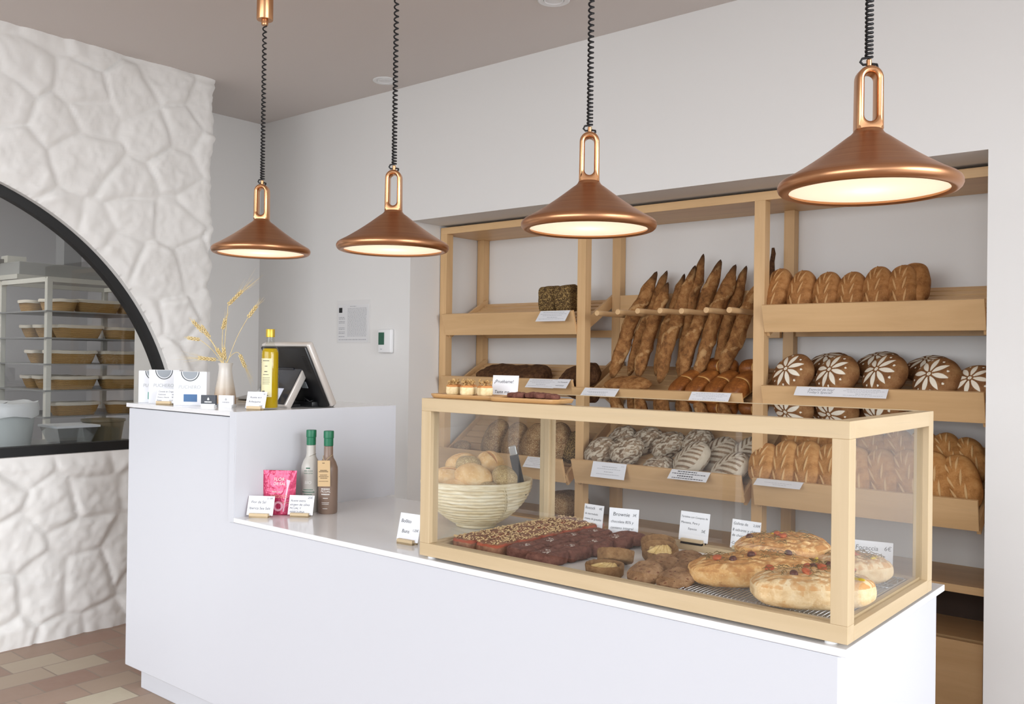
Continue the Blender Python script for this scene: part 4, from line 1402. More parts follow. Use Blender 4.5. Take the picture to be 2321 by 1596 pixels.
# ------------------------------------------------------------------ wall paper and thermostat
pt = thing('wall_notice', 'printed paper sheet in a clear sleeve pinned to the wall', 'paper', (-1.228, YW - 0.0005, 1.490))
MB().box((-0.140, -0.0016, -0.115), (0.140, 0.0, 0.125)).build('sleeve', plain('clear_sleeve', L(226, 224, 222), 0.2), pt)
c = MB().box((-0.130, -0.0026, -0.108), (0.128, -0.0016, 0.100)).build('sheet', plain('grey_sheet', L(220, 219, 219), 0.6), pt)
MB().box((-0.122, -0.0032, 0.056), (-0.094, -0.0026, 0.084)).build('black_square', BLACKP, c)
ln = [('~0.008', .32, y, .62) for y in np.arange(0.16, 0.90, 0.035)] + [('~0.012', .03, y, .20) for y in (.66, .62, .55, .51, .38, .34, .27, .23, .14)] + [('~0.01', .4, .95, .2), ('~0.012', .03, .06, .9)]
lettering(ln, 0.258, 0.208, -0.0030).build('lettering', plain('sheet_print', L(160, 160, 164), 0.6), c, loc=(-0.001, 0, -0.108), fix=False)
th = thing('thermostat', 'white wall thermostat with a green display', 'thermostat', (-0.948, YW, 1.388))
MB().box((-0.052, -0.024, -0.066), (0.052, 0.0, 0.062)).build('housing', WHITEP, th, bevel=0.008, bseg=3, smooth=40)
MB().box((-0.044, -0.0255, -0.022), (0.000, -0.0235, 0.044)).build('display', plain('green_display', L(52, 96, 78), 0.25), th)
MB().box((-0.030, -0.0248, -0.048), (-0.016, -0.0238, -0.044)).build('logo', INKG, th)

# ------------------------------------------------------------------ low worktop: bottles and pouch
def olive_bottle(label, x, y, glassc, yaw, grp):
    t = thing('olive_oil_bottle', label, 'bottle', (x, y, HC), math.radians(yaw), grp)
    prof = [(0.0, 0.0), (0.0305, 0.0), (0.0335, 0.004), (0.0335, 0.150), (0.0325, 0.162), (0.026, 0.180), (0.0180, 0.194), (0.0160, 0.205), (0.0156, 0.235), (0.0, 0.235)]
    MB().lathe(prof, 48).build('body', plain('painted_glass_' + str(int(x * 1000)), glassc, 0.32), t, smooth=40)
    MB().lathe([(0.0163, 0.236), (0.0163, 0.262), (0.0178, 0.264), (0.0178, 0.286), (0.0168, 0.2885), (0.0, 0.2885)], 40).build('capsule', plain('green_capsule', L(20, 110, 76), 0.4), t, smooth=30)
    return t


def wrap(mb, r):
    """bend flat lettering round a bottle of radius r"""
    mb.v = [(r * math.sin(x / r), -r * math.cos(x / r), z) for x, y, z in mb.v]
    return mb


GREENI = plain('green_ink', L(40, 110, 84), 0.6)
WHITEI = plain('white_ink', L(232, 230, 226), 0.6)
b1 = olive_bottle('pale grey bottle with green print and a green cap', 0.075, 0.262, L(196, 192, 184), 36, 'green-capped oil bottles')
wrap(lettering([('~0.02', .3, .90, .4), ('100% OLIVA', .1, .83, .8), ('VIRGEN EXTRA', .08, .77, .84)], 0.04, 0.14), 0.0338).build('lettering', GREENI, b1, loc=(0, 0, 0.03), fix=False)
wrap(lettering([('BIO', .2, .54, .6)], 0.04, 0.14), 0.0338).build('lettering', WHITEI, b1, loc=(0, 0, 0.03), fix=False)
wrap(lettering([('~0.012', .14, .36, .7), ('~0.016', .02, .30, .96), ('~0.012', .2, .24, .6)], 0.05, 0.14), 0.0338).build('lettering', GREENI, b1, loc=(0, 0, 0.03), fix=False)
MB().tube([(0.0175 * math.cos(k / 24 * 6.283), 0.0175 * math.sin(k / 24 * 6.283), 0.196 + 0.008 * math.cos(k / 24 * 6.283)) for k in range(25)], 0.0006, 5).build('string', plain('string', L(120, 110, 84), 0.7), b1)
b2 = olive_bottle('brown bottle with a kraft tag and a green cap', 0.147, 0.282, L(138, 116, 102), 36, 'green-capped oil bottles')
STR = plain('jute_string', L(206, 186, 140), 0.8)
tagm = MB().box((-0.024, -0.0385, 0.098), (0.020, -0.0375, 0.188)).build('kraft_tag', plain('kraft_paper', L(208, 178, 134), 0.7), b2, rot=(0, -0.02, 0))
lettering([('~0.025', .38, .90, .2), ('~0.025', .2, .62, .6), ('~0.025', .1, .57, .8), ('~0.02', .18, .44, .64), ('~0.02', .1, .38, .8), ('~0.02', .2, .32, .6), ('~0.015', .1, .2, .8)], 0.044, 0.09).build('lettering', plain('brown_ink', L(120, 98, 70), 0.6), tagm, loc=(-0.002, -0.0381, 0.098), fix=False)
MB().tube([(-0.016, -0.012, 0.202), (-0.010, -0.030, 0.193), (-0.002, -0.038, 0.184), (0.008, -0.030, 0.196), (0.016, -0.010, 0.205)], 0.0008, 5).build('string', STR, b2)
wrap(lettering([('~0.03', .12, .92, .76), ('PICUAL', .1, .82, .8), ('~0.03', .16, .70, .7), ('~0.02', .3, .54, .4), ('~0.015', .2, .36, .6), ('~0.015', .2, .30, .6), ('~0.015', .3, .12, .4)], 0.045, 0.085), 0.0338).build('lettering', WHITEI, b2, loc=(0, 0, 0.010), fix=False)

# pink salt pouch
m = NT('pink_foil')
n = m.noise(m.coord((1, 1, 0.6)), 34, 2, 0.5, 1.2)
m.base(m.mix(0.25, L(196, 56, 96), m.ramp(n, [(0.35, L(176, 40, 78)), (0.65, L(214, 92, 132))]))).set(0.22, 0.25, 0.6)
m.bump(n, 0.5, 0.012)
PINK = m.mat
sp = thing('salt_pouch', 'shiny pink stand-up pouch of sea salt', 'pouch', (0.048, 0.150, HC), math.radians(36))
nw, nh = 22, 26
vs, fs = [], []
for side in (-1, 1):
    for j in range(nh + 1):
        v = j / nh
        for i in range(nw + 1):
            u = i / nw * 2 - 1
            w_ = 0.054 * (1 + 0.12 * v)
            th_ = (0.020 * (1 - v) ** 0.8 + 0.0008) * (1 - u * u) ** 0.5 if v < 0.93 else 0.0008
            wr_ = 0.0016 * noise.noise(Vector((u * 3, v * 7, side * 2.0))) * (1 - abs(u)) * (v < .9)
            vs.append((u * w_, side * th_ + wr_, v * 0.152))
nn = (nw + 1) * (nh + 1)
for s in (0, 1):
    for j in range(nh):
        for i in range(nw):
            q = [s * nn + j * (nw + 1) + i, s * nn + j * (nw + 1) + i + 1, s * nn + (j + 1) * (nw + 1) + i + 1, s * nn + (j + 1) * (nw + 1) + i]
            fs.append(tuple(q if s == 0 else q[::-1]))
bd = [(i) for i in range(nw + 1)]
fs += [(i, nn + i, nn + i + 1, i + 1) for i in range(nw)]
MB().add(vs, fs).build('pouch', PINK, sp, smooth='all', fix=False)


def hug(mb):
    """lay print on the front of the pouch"""
    out = []
    for x, y, z in mb.v:
        v = z / 0.152
        u = x / (0.054 * (1 + .12 * v))
        out.append((x, -(0.020 * max(0, 1 - v) ** .8 + .0008) * max(0.02, 1 - u * u) ** .5 - 0.0014, z))
    mb.v = out
    return mb


hug(lettering([('FLOR', .34, .80, .34), ('DE SAL', .34, .70, .38), ('PINK SALT', .30, .52, .34)], 0.11, 0.152)).build('lettering', WHITEI, sp, fix=False)
hug(lettering([('~0.008', .25, .44, .55), ('~0.008', .25, .40, .55), ('~0.008', .25, .28, .6)], 0.11, 0.152)).build('lettering', plain('gold_ink', L(206, 150, 120), 0.5), sp, fix=False)
ring = MB()
for k in range(24):
    a0_, a1_ = k / 24 * 2 * PI, (k + 1) / 24 * 2 * PI
    ring.add([(0.002 + r * math.cos(a), 0, 0.030 + r * math.sin(a)) for a in (a0_, a1_) for r in (0.010, 0.017)], [(0, 1, 3, 2)])
hug(ring).build('round_emblem', plain('pale_pink_ink', L(236, 170, 190), 0.5), sp, fix=False)
sp2 = MB().add([(0.018, 0, 0.012), (0.022, 0, 0.012), (0.034, 0, 0.092), (0.040, 0, 0.118), (0.026, 0, 0.122), (0.028, 0, 0.094)], [(0, 1, 2, 3, 4, 5)])
hug(sp2).build('spoon_print', plain('pale_pink_ink2', L(240, 190, 206), 0.4), sp, fix=False)

# ------------------------------------------------------------------ coiled bread basket and rolls
m = NT('coiled_palm')
sx = m.new('SeparateXYZ'); tc = m.new('TexCoord')
m.link(tc.outputs['Object'], sx.inputs[0])
n = m.noise(m.coord((6, 6, 40)), 3.0, 4, 0.6)
m.base(m.ramp(n, [(0.3, L(204, 182, 138)), (0.5, L(228, 212, 176)), (0.7, L(240, 230, 204))])).set(0.6, 0, 0.3)
m.bump(m.noise(m.coord((60, 60, 14)), 3.0, 3), 0.25, 0.003)
PALM = m.mat
BX, BY = 0.684, 0.466
bk_ = thing('bread_basket', 'round coiled straw basket of rolls left of the display case' if False else 'round coiled straw basket heaped with rolls beside the display case', 'basket', (BX, BY, HC))
prof = [(0.0, 0.006), (0.050, 0.006), (0.060, 0.0), (0.066, 0.002), (0.068, 0.010)]
N_ = 13
outer = []
for k in range(N_ + 1):
    s = k / N_
    outer.append((0.066 + (0.180 - 0.066) * (1 - (1 - s) ** 1.75), 0.012 + 0.136 * s ** 1.12))
for k in range(N_):
    (r0, z0), (r1, z1) = outer[k], outer[k + 1]
    for q in range(5):
        t = q / 5
        bulge = 0.0042 * math.sin(PI * t)
        prof.append((r0 + (r1 - r0) * t + bulge, z0 + (z1 - z0) * t - bulge * 0.5))
prof += [(0.184, 0.150), (0.183, 0.156), (0.178, 0.158), (0.172, 0.154), (0.166, 0.140), (0.140, 0.095), (0.10, 0.050), (0.06, 0.022), (0.0, 0.020)]
MB().lathe(prof, 96).build('bowl', PALM, bk_, smooth=60)
for a0_ in (-0.35, 1.75, 3.8):
    for da in (-0.022, 0.022):
        pts = [((r + 0.0035) * math.cos(a0_ + da + 0.35 * (1 - z / 0.15)), (r + 0.0035) * math.sin(a0_ + da + 0.35 * (1 - z / 0.15)), z) for r, z in outer]
        MB().tube(pts, 0.0022, 6).build('lashing', PALM, bk_, smooth='all')

RO = [loaf('bread_roll', B_ROLL, (0.112, 0.088, 0.072), (2.1, 2.0, 2.0), 24, 0.004, 12, lambda u, v, w: ((lens(u, v, 0, 0, 0.2, .8, .16) * .9 if w > 0.3 else 0.0), (-0.003 * lens(u, v, 0, 0, 0.2, .8, .16) if w > .3 else 0)), 100),
      loaf('bread_roll', B_ROLL, (0.125, 0.092, 0.080), (1.9, 1.9, 2.0), 24, 0.004, 12, None, 101)]
RS = loaf('seeded_roll', B_ROLLS, (0.088, 0.078, 0.070), (2.1, 2.1, 2.1), 24, 0.004, 16, None, 102)
rolls = [(RO[0], (0.565, 0.520, 0.938), (0.2, -0.2, 0.5), 'pale roll with a slash, topmost at the wall side of the basket'),
         (RO[0], (0.675, 0.545, 0.948), (0.1, 0.35, -0.5), 'floury roll with a browned end at the back of the basket'),
         (RO[0], (0.600, 0.425, 0.902), (0.25, 0.1, 0.3), 'golden split roll at the wall side of the basket'),
         (RO[1], (0.722, 0.410, 0.918), (0.35, 0.15, 0.55), 'biggest smooth pale roll in the middle of the basket'),
         (RO[1], (0.690, 0.365, 0.870), (0.2, 0.0, 0.4), 'pale roll peeking over the front rim of the basket'),
         (RS, (0.635, 0.478, 0.940), (0.1, 0.2, 0.3), 'seed-covered roll between the pale rolls'),
         (RS, (0.800, 0.470, 0.918), (0.2, 0.7, 0.3), 'seed-covered roll on top of the basket edge next to the case'),
         (RS, (0.775, 0.425, 0.874), (0.2, 0.3, 1.3), 'seed-covered roll low behind the basket rim'),
         (RS, (0.72, 0.50, 0.870), (0.2, 0.3, 1.3), 'seed-covered roll sunk between the others in the basket')]
for me, p, r, lb in rolls:
    put(me, 'bread_roll', lb, 'bread roll', p, r, 'rolls in the basket')
tg = thing('serving_tongs', 'black handled tongs standing in the roll basket', 'tongs', (0.835, 0.520, 0.860))
tg.rotation_euler = (0.10, -0.22, math.radians(38))
for s in (-1, 1):
    MB().box((-0.014, s * 0.008 - 0.0015, 0.0), (0.014, s * 0.008 + 0.0015, 0.135)).build('handle', BLACKP, tg, bevel=0.001)
MB().box((-0.012, -0.0095, 0.135), (0.012, 0.0095, 0.165)).build('hinge', STEEL, tg, bevel=0.003)
# ------------------------------------------------------------------ pastries in the case
FL0 = CZ0 + 0.0085
tag(MB().box((0.930, 0.050, FL0), (1.655, 0.530, FL0 + 0.0012)).build('parchment_sheet', plain('parchment', L(242, 241, 240), 0.55)), 'white baking paper under the pastries and tartlets in the case', 'baking paper')
FL1 = FL0 + 0.0015


def slab_noise(nm, mat, dims, seed, namp=0.004, mark=None, e=5.0):
    return loaf(nm, mat, dims, (e, e, e), 24, namp, 30, mark, seed)


def crumbs(n, dims, seed, size=0.006):
    rs = random.Random(seed)
    m = MB()
    for k in range(n):
        x, y = rs.uniform(-.46, .46) * dims[0], rs.uniform(-.46, .46) * dims[1]
        R = Matrix.Translation((x, y, dims[2] / 2 + rs.uniform(-0.0005, 0.003))) @ Euler((rs.uniform(-.7, .7), rs.uniform(-.7, .7), rs.uniform(0, 3))).to_matrix().to_4x4()
        s = size * rs.uniform(0.5, 1.1)
        m.box((-s / 2, -s / 3, -0.0006), (s / 2, s / 3, 0.0008), R)
    return m


def jam(u, v, w):
    return (0.9, 0.0) if (0.42 < w < 0.80 and max(abs(u), abs(v)) > 0.62) else (0.0, 0.001)


BD = (0.084, 0.100, 0.036)
BO = [slab_noise('bostock', B_BOST, BD, 110 + i, 0.004, jam) for i in range(2)]
CR = [crumbs(150, BD, 5 + i, 0.0052).mesh('almond_topping', B_FLAKE) for i in range(2)]
ROWN = ['front', 'second', 'third', 'fourth', 'rear']
for c in range(2):
    for r in range(5):
        x = 0.978 + c * 0.089 + r * 0.004
        y = 0.128 + r * 0.099
        t = put(BO[(r + c) % 2], 'bostock_slice', 'flake-topped red jam pastry slice, %s one of the line %s' % (ROWN[r], 'by the end glass' if c == 0 else 'next to the brownies'), 'pastry',
                (x, y, FL1 + 0.0185), (0, 0, 0.05 * ((r * 3 + c) % 3 - 1)), 'jam and almond slices')
        k = link('almond_topping', CR[(r + c) % 2], t)
        k['kind'] = 'stuff'
        k.rotation_euler = (0, 0, PI * (r % 2))


def salt(u, v, w):
    return (0.95 if (w > 0.75 and abs(u) < 0.3 and abs(v) < 0.3 and noise.noise(Vector((u * 14, v * 14, 1.7))) > 0.18) else 0.0), 0.0


WD = (0.080, 0.094, 0.036)
BW = [slab_noise('brownie', B_BROWN, WD, 120 + i, 0.005, salt) for i in range(3)]
for c in range(2):
    for r in range(4):
        x = 1.158 + c * 0.086 + r * 0.006 + (0.006 if c else 0)
        y = 0.140 + r * 0.098 - (0.028 if c else 0)
        put(BW[(r + c) % 3], 'brownie', 'dark brownie square, %s one of the line %s' % (ROWN[r] if r < 3 else 'rear', 'next to the jam slices' if c == 0 else 'on the open paper side'), 'brownie',
            (x, y, FL1 + 0.0190), (0, 0, 0.07 * ((r * 2 + c) % 3 - 1)), 'brownies')
put(loaf('brownie', B_BROWN, (0.095, 0.080, 0.040), (2.6, 2.6, 3), 24, 0.005, 18, None, 125), 'brownie', 'rounded dark brownie end piece before its handwritten card', 'brownie', (1.278, 0.462, FL1 + 0.0210), (0, 0, 0.4), 'brownies')


def tart_mesh(seed):
    prof = [(0.0, 0.0), (0.044, 0.0), (0.0465, 0.003), (0.0485, 0.026), (0.0475, 0.030), (0.043, 0.029), (0.041, 0.022), (0.0, 0.019)]
    mb = MB().lathe(prof, 56)
    mb.v = [(x * (1 + 0.035 * noise.noise(Vector((x * 60 + seed, y * 60, z * 60)))), y * (1 + 0.035 * noise.noise(Vector((x * 60, y * 60 + seed, z * 60)))), z + 0.002 * noise.noise(Vector((x * 80, y * 80, seed))) * (z > .01)) for x, y, z in mb.v]
    return mb.mesh('tartlet', B_TART, smooth='all')


TM = [tart_mesh(i) for i in range(2)]
APPLE = bread_mat('baked_apple', L(196, 160, 96), L(220, 190, 130), L(232, 208, 158), L(160, 110, 60), 40, 0.3, 0.002, rough=0.35)
sl = MB()
for k in range(6):
    R = Matrix.Translation((-0.024 + 0.0096 * k, -0.006 + 0.002 * (k % 2), 0.0225)) @ Euler((0.25, 0.5, -0.9 + 0.22 * k)).to_matrix().to_4x4()
    prof_ = []
    vs, fs = [], []
    for j in range(13):
        a = PI * j / 12
        c_ = Vector((0.004 * math.sin(a) - 0.002, -0.022 * math.cos(a), 0))
        w_ = 0.0022 + 0.0062 * math.sin(a)
        for q in range(8):
            b_ = 2 * PI * q / 8
            vs.append(R @ Vector((c_.x + w_ * math.cos(b_), c_.y, 0.36 * w_ * math.sin(b_))))
    for j in range(12):
        for q in range(8):
            fs.append((j * 8 + q, j * 8 + (q + 1) % 8, (j + 1) * 8 + (q + 1) % 8, (j + 1) * 8 + q))
    fs += [tuple(range(8))[::-1], tuple(96 + q for q in range(8))]
    sl.add(vs, fs)
AP = sl.mesh('apple_slices', APPLE, smooth='all')
cu = loaf('compote', APPLE, (0.080, 0.080, 0.012), (2, 2, 2), 24, 0.002, 30, None, 131)
for p, r, f, lb in [((1.422, 0.124, FL1), (0, 0, 0.3), 0, 'round tartlet with apple slices, front one, alone on the paper edge'),
                    ((1.389, 0.222, FL1 + 0.012), (-0.35, -0.1, 0.2), 1, 'round tartlet with golden filling leaning on the front tartlet'),
                    ((1.442, 0.355, FL1 + 0.010), (0.28, 0.0, 0.7), 0, 'round tartlet with apple slices tilted before the plain tartlet, by the cookies'),
                    ((1.383, 0.447, FL1 + 0.006), (0.18, 0.1, 0.0), 1, 'round tartlet with golden filling, rearmost by the brownie card')]:
    o = put(TM[f], 'tartlet', lb, 'tartlet', p, r, 'apple tartlets')
    if f == 0: link('apple_slices', AP, o)
    link('compote', cu, o, (0, 0, 0.017))

CK = [loaf('cookie', B_COOK, (0.090, 0.080, 0.036), (2.1, 2.1, 2.2), 24, 0.004, 34, None, 140 + i) for i in range(3)]
for i, (p, r, lb) in enumerate([((1.557, 0.093, FL1 + 0.031), (0.50, -0.25, 0.50), 'chunky brown cookie, front one next to the front tartlet'),
                                ((1.640, 0.090, FL1 + 0.031), (0.40, -0.20, 0.40), 'chunky brown cookie overhanging the wire rack corner'),
                                ((1.545, 0.195, FL1 + 0.031), (0.40, -0.20, 0.90), 'chunky brown cookie between the tartlets and the front cookies'),
                                ((1.618, 0.205, FL1 + 0.031), (0.42, -0.10, 0.60), 'chunky brown cookie leaning behind the rack corner cookie'),
                                ((1.562, 0.288, FL1 + 0.031), (0.30, 0.00, 0.40), 'chunky brown cookie in the rear, before the tartlet card'),
                                ((1.640, 0.288, FL1 + 0.031), (0.32, 0.15, 0.80), 'chunky brown cookie touching the long focaccia')]):
    put(CK[i % 3], 'cookie', lb, 'cookie', p, r, 'cookies')

# wire cooling rack
wr_ = thing('cooling_rack', 'chrome wire cooling rack under the focaccias', 'rack', (1.843, 0.285, FL0))
rx, ry, rz = 0.180, 0.230, 0.022
rim = MB()
cor = []
for (sx_, sy_) in ((-1, -1), (1, -1), (1, 1), (-1, 1)):
    for k in range(5):
        a = {(-1, -1): PI, (1, -1): 1.5 * PI, (1, 1): 0, (-1, 1): .5 * PI}[(sx_, sy_)] + k / 4 * PI / 2
        cor.append((sx_ * (rx - .012) + .012 * math.cos(a), sy_ * (ry - .012) + .012 * math.sin(a), rz))
rim.tube(cor + [cor[0]], 0.0026, 8)
rim.build('rim', CHROME, wr_, smooth='all')
gw = MB()
nw_ = 38
for k in range(1, nw_):
    x = -rx + 2 * rx * k / nw_
    gw.tube([(x, -ry, rz + 0.0028), (x, ry, rz + 0.0028)], 0.0011, 5)
for k in range(1, 4):
    y = -ry + 2 * ry * k / 4
    gw.tube([(-rx, y, rz - 0.001), (rx, y, rz - 0.001)], 0.0022, 6)
gw.build('wires', CHROME, wr_, smooth='all', fix=False)
for (sx_, sy_) in ((-1, -1), (1, -1), (1, 1), (-1, 1)):
    MB().tube([(sx_ * (rx - .02), sy_ * ry, rz), (sx_ * (rx - .02), sy_ * ry, 0.002), (sx_ * (rx - .05), sy_ * ry, 0.002), (sx_ * (rx - .05), sy_ * ry, rz)], 0.0022, 6).build('foot', CHROME, wr_, smooth='all')
FR = FL0 + rz + 0.004

TOM = bread_mat('roast_tomato', L(140, 60, 36), L(176, 88, 54), L(196, 122, 80), L(120, 60, 30), 60, 0.4, 0.002, rough=0.3)
OLV = bread_mat('dark_olive', L(60, 34, 30), L(88, 52, 44), L(110, 70, 58), L(60, 30, 30), 60, 0.3, 0.002, rough=0.3)
YEL = plain('yellow_pepper', L(214, 184, 50), 0.4)
HERB = plain('dry_herb', L(112, 92, 50), 0.7)
tom = loaf('tomato_piece', TOM, (0.026, 0.020, 0.013), (2, 2, 2), 12, 0.002, 40, None, 150)
olv = loaf('olive', OLV, (0.019, 0.017, 0.015), (2, 2, 2), 12, 0.001, 40, None, 151)
yel = loaf('pepper_strip', YEL, (0.040, 0.010, 0.006), (2, 2, 2), 12, 0.001, 40, None, 152)


def scorch(u, v, w):
    n_ = noise.fractal(Vector((u * 9, v * 6, 9.1 + w)), 0.8, 2.0, 3)
    m = max(0.0, 0.50 + 0.7 * n_) if w > 0.35 else max(0.0, 0.9 * n_ - 0.25)
    return min(0.85, m), 0.004 * noise.noise(Vector((u * 5, v * 5, 3.0))) * max(0.0, w)


def focaccia(label, loc, rot, dims, mat, seed, ntom, nolv, nyel):
    me = loaf('focaccia', mat, dims, (3.4, 3.2, 2.9), 48, 0.0035, 16, scorch, seed, lambda x, y, z: (x, y * (1.06 - 0.36 * (2 * x / dims[0]) ** 2), z * (1.0 - 0.15 * (2 * x / dims[0]) ** 2)))
    o = put(me, 'focaccia', label, 'focaccia', loc, rot, 'focaccias in the case')
    rs = random.Random(seed)
    def spot():
        u, v = rs.uniform(-.72, .72), rs.uniform(-.62, .62)
        w = max(0.0, 1 - abs(u) ** 3.2 - abs(v) ** 3.0) ** (1 / 2.6)
        return u * dims[0] / 2, v * dims[1] / 2, w * dims[2] / 2 + 0.002
    for nm, me_, n in (('tomato_piece', tom, ntom), ('olive', olv, nolv), ('pepper_strip', yel, nyel)):
        for k in range(n):
            link(nm, me_, o, spot(), (rs.uniform(-.3, .3), rs.uniform(-.3, .3), rs.uniform(0, 3)))
    hb = MB()
    for k in range(44):
        x, y, z = spot()
        a, l = rs.uniform(0, 6.28), rs.uniform(0.010, 0.026)
        dx, dy = math.cos(a) * l / 2, math.sin(a) * l / 2
        hb.tube([(x - dx, y - dy, z), (x + dy * .2, y, z + 0.005), (x + dx, y + dy, z + 0.001)], 0.0007, 4)
    h = hb.build('rosemary', HERB, o, fix=False)
    h['kind'] = 'stuff'
    return o


focaccia('long browned focaccia at the front of the rack beside the cookies', (1.776, 0.195, FR + 0.034), (0.02, -0.06, 0.62), (0.280, 0.135, 0.066), B_FOC, 160, 2, 3, 0)
focaccia('focaccia lying on top of the others at the back, with a yellow pepper strip', (1.788, 0.340, FR + 0.062), (0.12, -0.05, 0.72), (0.225, 0.135, 0.056), B_FOC, 161, 2, 1, 2)
focaccia('biggest pale focaccia with red tomato pieces, front corner of the rack', (1.950, 0.115, FR + 0.036), (0.03, -0.02, 0.62), (0.250, 0.130, 0.074), B_FOC2, 162, 6, 2, 2)
focaccia('pale focaccia at the rear corner of the rack before the Focaccia card', (1.948, 0.365, FR + 0.034), (0.0, -0.03, 0.75), (0.175, 0.120, 0.066), B_FOC2, 163, 2, 1, 1)
focaccia('herb focaccia in the middle, mostly hidden behind the front ones', (1.880, 0.262, FR + 0.026), (0.0, 0.0, 0.7), (0.19, 0.115, 0.054), B_FOC2, 164, 2, 1, 1)

# ------------------------------------------------------------------ sample boards on the case
BOARDW = wood('oiled_sample_board', L(206, 164, 112), L(184, 140, 90), 'x', 0.35)


def sample_board(label, x, y, l, w, yaw):
    t = thing('sample_board', label, 'board', (x, y, CZ1 + 0.0005), math.radians(yaw), 'wooden sample boards')
    poly = []
    for k in range(48):
        a = 2 * PI * k / 48
        ca, sa = math.cos(a), math.sin(a)
        poly.append((math.copysign(abs(ca) ** 0.35, ca), math.copysign(abs(sa) ** 0.35, sa)))
    m = MB()
    vs, fs = [], []
    levels = [(0.93, 0.0), (0.96, 0.001), (1.0, 0.010), (0.985, 0.0115), (0.90, 0.0075), (0.0, 0.0075)]
    for s, z in levels: vs += [(px_ * l / 2 * s, py_ * w / 2 * s, z) for px_, py_ in poly]
    for j in range(len(levels) - 1):
        for k in range(48):
            q = (k + 1) % 48
            fs.append((j * 48 + k, j * 48 + q, (j + 1) * 48 + q, (j + 1) * 48 + k))
    fs.append(tuple(range(48))[::-1])
    m.add(vs, fs).build('board', BOARDW, t, smooth=50)
    return t


sample_board('wooden sample board with five nut-topped cake cubes', 1.005, 0.092, 0.255, 0.105, 3)
sample_board('wooden sample board with brownie cubes', 1.222, 0.072, 0.225, 0.095, 4)
CC = slab_noise('cake_cube', B_CAKE, (0.038, 0.034, 0.030), 170, 0.0015, lambda u, v, w: ((0.9 if w > 0.55 else 0.0), 0.0), 5)
NUTS = MB()
rs_ = random.Random(9)
for k in range(26):
    R = Matrix.Translation((rs_.uniform(-.016, .016), rs_.uniform(-.014, .014), 0.015 + rs_.uniform(0, 0.013))) @ Euler((rs_.uniform(-1, 1), rs_.uniform(-1, 1), rs_.uniform(0, 3))).to_matrix().to_4x4()
    NUTS.box((-0.0045, -0.002, -0.0008), (0.0045, 0.002, 0.0008), R)
NUTM = NUTS.mesh('nut_topping', bread_mat('nut_bits', L(130, 92, 56), L(176, 138, 86), L(210, 178, 126), L(90, 60, 40), 120, 0.3, 0.001))
CBZ = CZ1 + 0.0085
for i, (x, y, z, lb) in enumerate([(0.915, 0.108, 0.015, 'nut-topped cake cube nearest the board end over the case corner' if False else 'nut-topped cake cube standing at the outer end of the board'), (0.940, 0.082, 0.015, 'nut-topped cake cube with an orange glaze, second on the board'),
                                   (0.966, 0.118, 0.015, 'nut-topped cake cube standing at the back of the board'), (0.990, 0.080, 0.015, 'cake cube with few nuts in the middle of the board'), (1.040, 0.098, 0.015, 'nut-topped cake cube before the tasting card')]):
    o = put(CC, 'cake_cube', lb, 'cake', (x, y, CBZ + z), (0, 0, 0.3 * i), 'cake cubes on the sample board')
    link('nut_topping', NUTM, o)
BC = slab_noise('brownie_cube', B_BROWN, (0.034, 0.032, 0.015), 171, 0.003, None, 4)
for i, (x, y, z) in enumerate([(1.158, 0.082, 0.008), (1.190, 0.062, 0.008), (1.196, 0.096, 0.008), (1.226, 0.072, 0.010), (1.244, 0.098, 0.008), (1.258, 0.066, 0.010), (1.290, 0.076, 0.008)]):
    put(BC, 'brownie_cube', 'small brownie sample on the board before the bread shelf, %s from the tasting card' % NUM[i], 'brownie', (x, y, CBZ + z), (0, 0, 0.5 * i), 'brownie samples on the board')
# ------------------------------------------------------------------ kitchen behind the round window
RK = math.radians(2.0)
rk = thing('bread_rack', 'white steel rack of proving baskets behind the round window', 'rack', (-2.80, 0.56, 0.0), RK)
RWH = plain('white_enamel_steel', L(206, 206, 198), 0.4)
RGR = plain('grey_steel_shelf', L(150, 152, 152), 0.4, 0.4)
RX, RY = 0.605, 0.66
LV = (1.548, 1.390, 1.236, 1.081, 0.926, 0.70, 0.45, 0.2)
for x in (-RX, 0.0):
    for y in (0.0, RY):
        MB().box((x - 0.017, y - 0.002, 0.04), (x + 0.017, y + 0.030, 1.735)).build('upright', RWH, rk, bevel=0.003)
m_ = MB().box((-RX, 0, 1.715), (0, 0.03, 1.742)).box((-RX, RY, 1.715), (0, RY + .03, 1.742)).box((-0.016, 0, 1.715), (0.016, RY, 1.742)).box((-RX - .016, 0, 1.715), (-RX + .016, RY, 1.742))
m_.build('top_frame', RWH, rk)
for z in LV:
    MB().box((-RX - 0.02, -0.01, z - 0.010), (0.024, RY + 0.035, z - 0.002)).build('shelf_sheet', RGR, rk)
for x in (-RX, 0.0):
    for y in (0.0, RY):
        MB().lathe([(0.0, 0.0), (0.03, 0.0), (0.03, 0.04), (0.0, 0.04)], 16, Matrix.Translation((x, y + 0.014, 0))).build('caster', BLACKP, rk)

WICK = NT('wicker_cane')
wv = WICK.new('TexWave', wave_type='BANDS', bands_direction='Z')
wv.inputs['Scale'].default_value = 55
wv.inputs['Distortion'].default_value = 3.0
wv.inputs['Detail'].default_value = 1.0
WICK.link(WICK.coord(), wv.inputs['Vector'])
WICK.base(WICK.ramp(wv.outputs['Fac'], [(0.2, L(150, 112, 62)), (0.7, L(196, 158, 98))])).set(0.7)
WICK.bump(wv.outputs['Fac'], 0.6, 0.004)
WICK = WICK.mat
CLOTH = plain('linen_liner', L(214, 208, 194), 0.8, bump=(60, 0.3, 0.004))


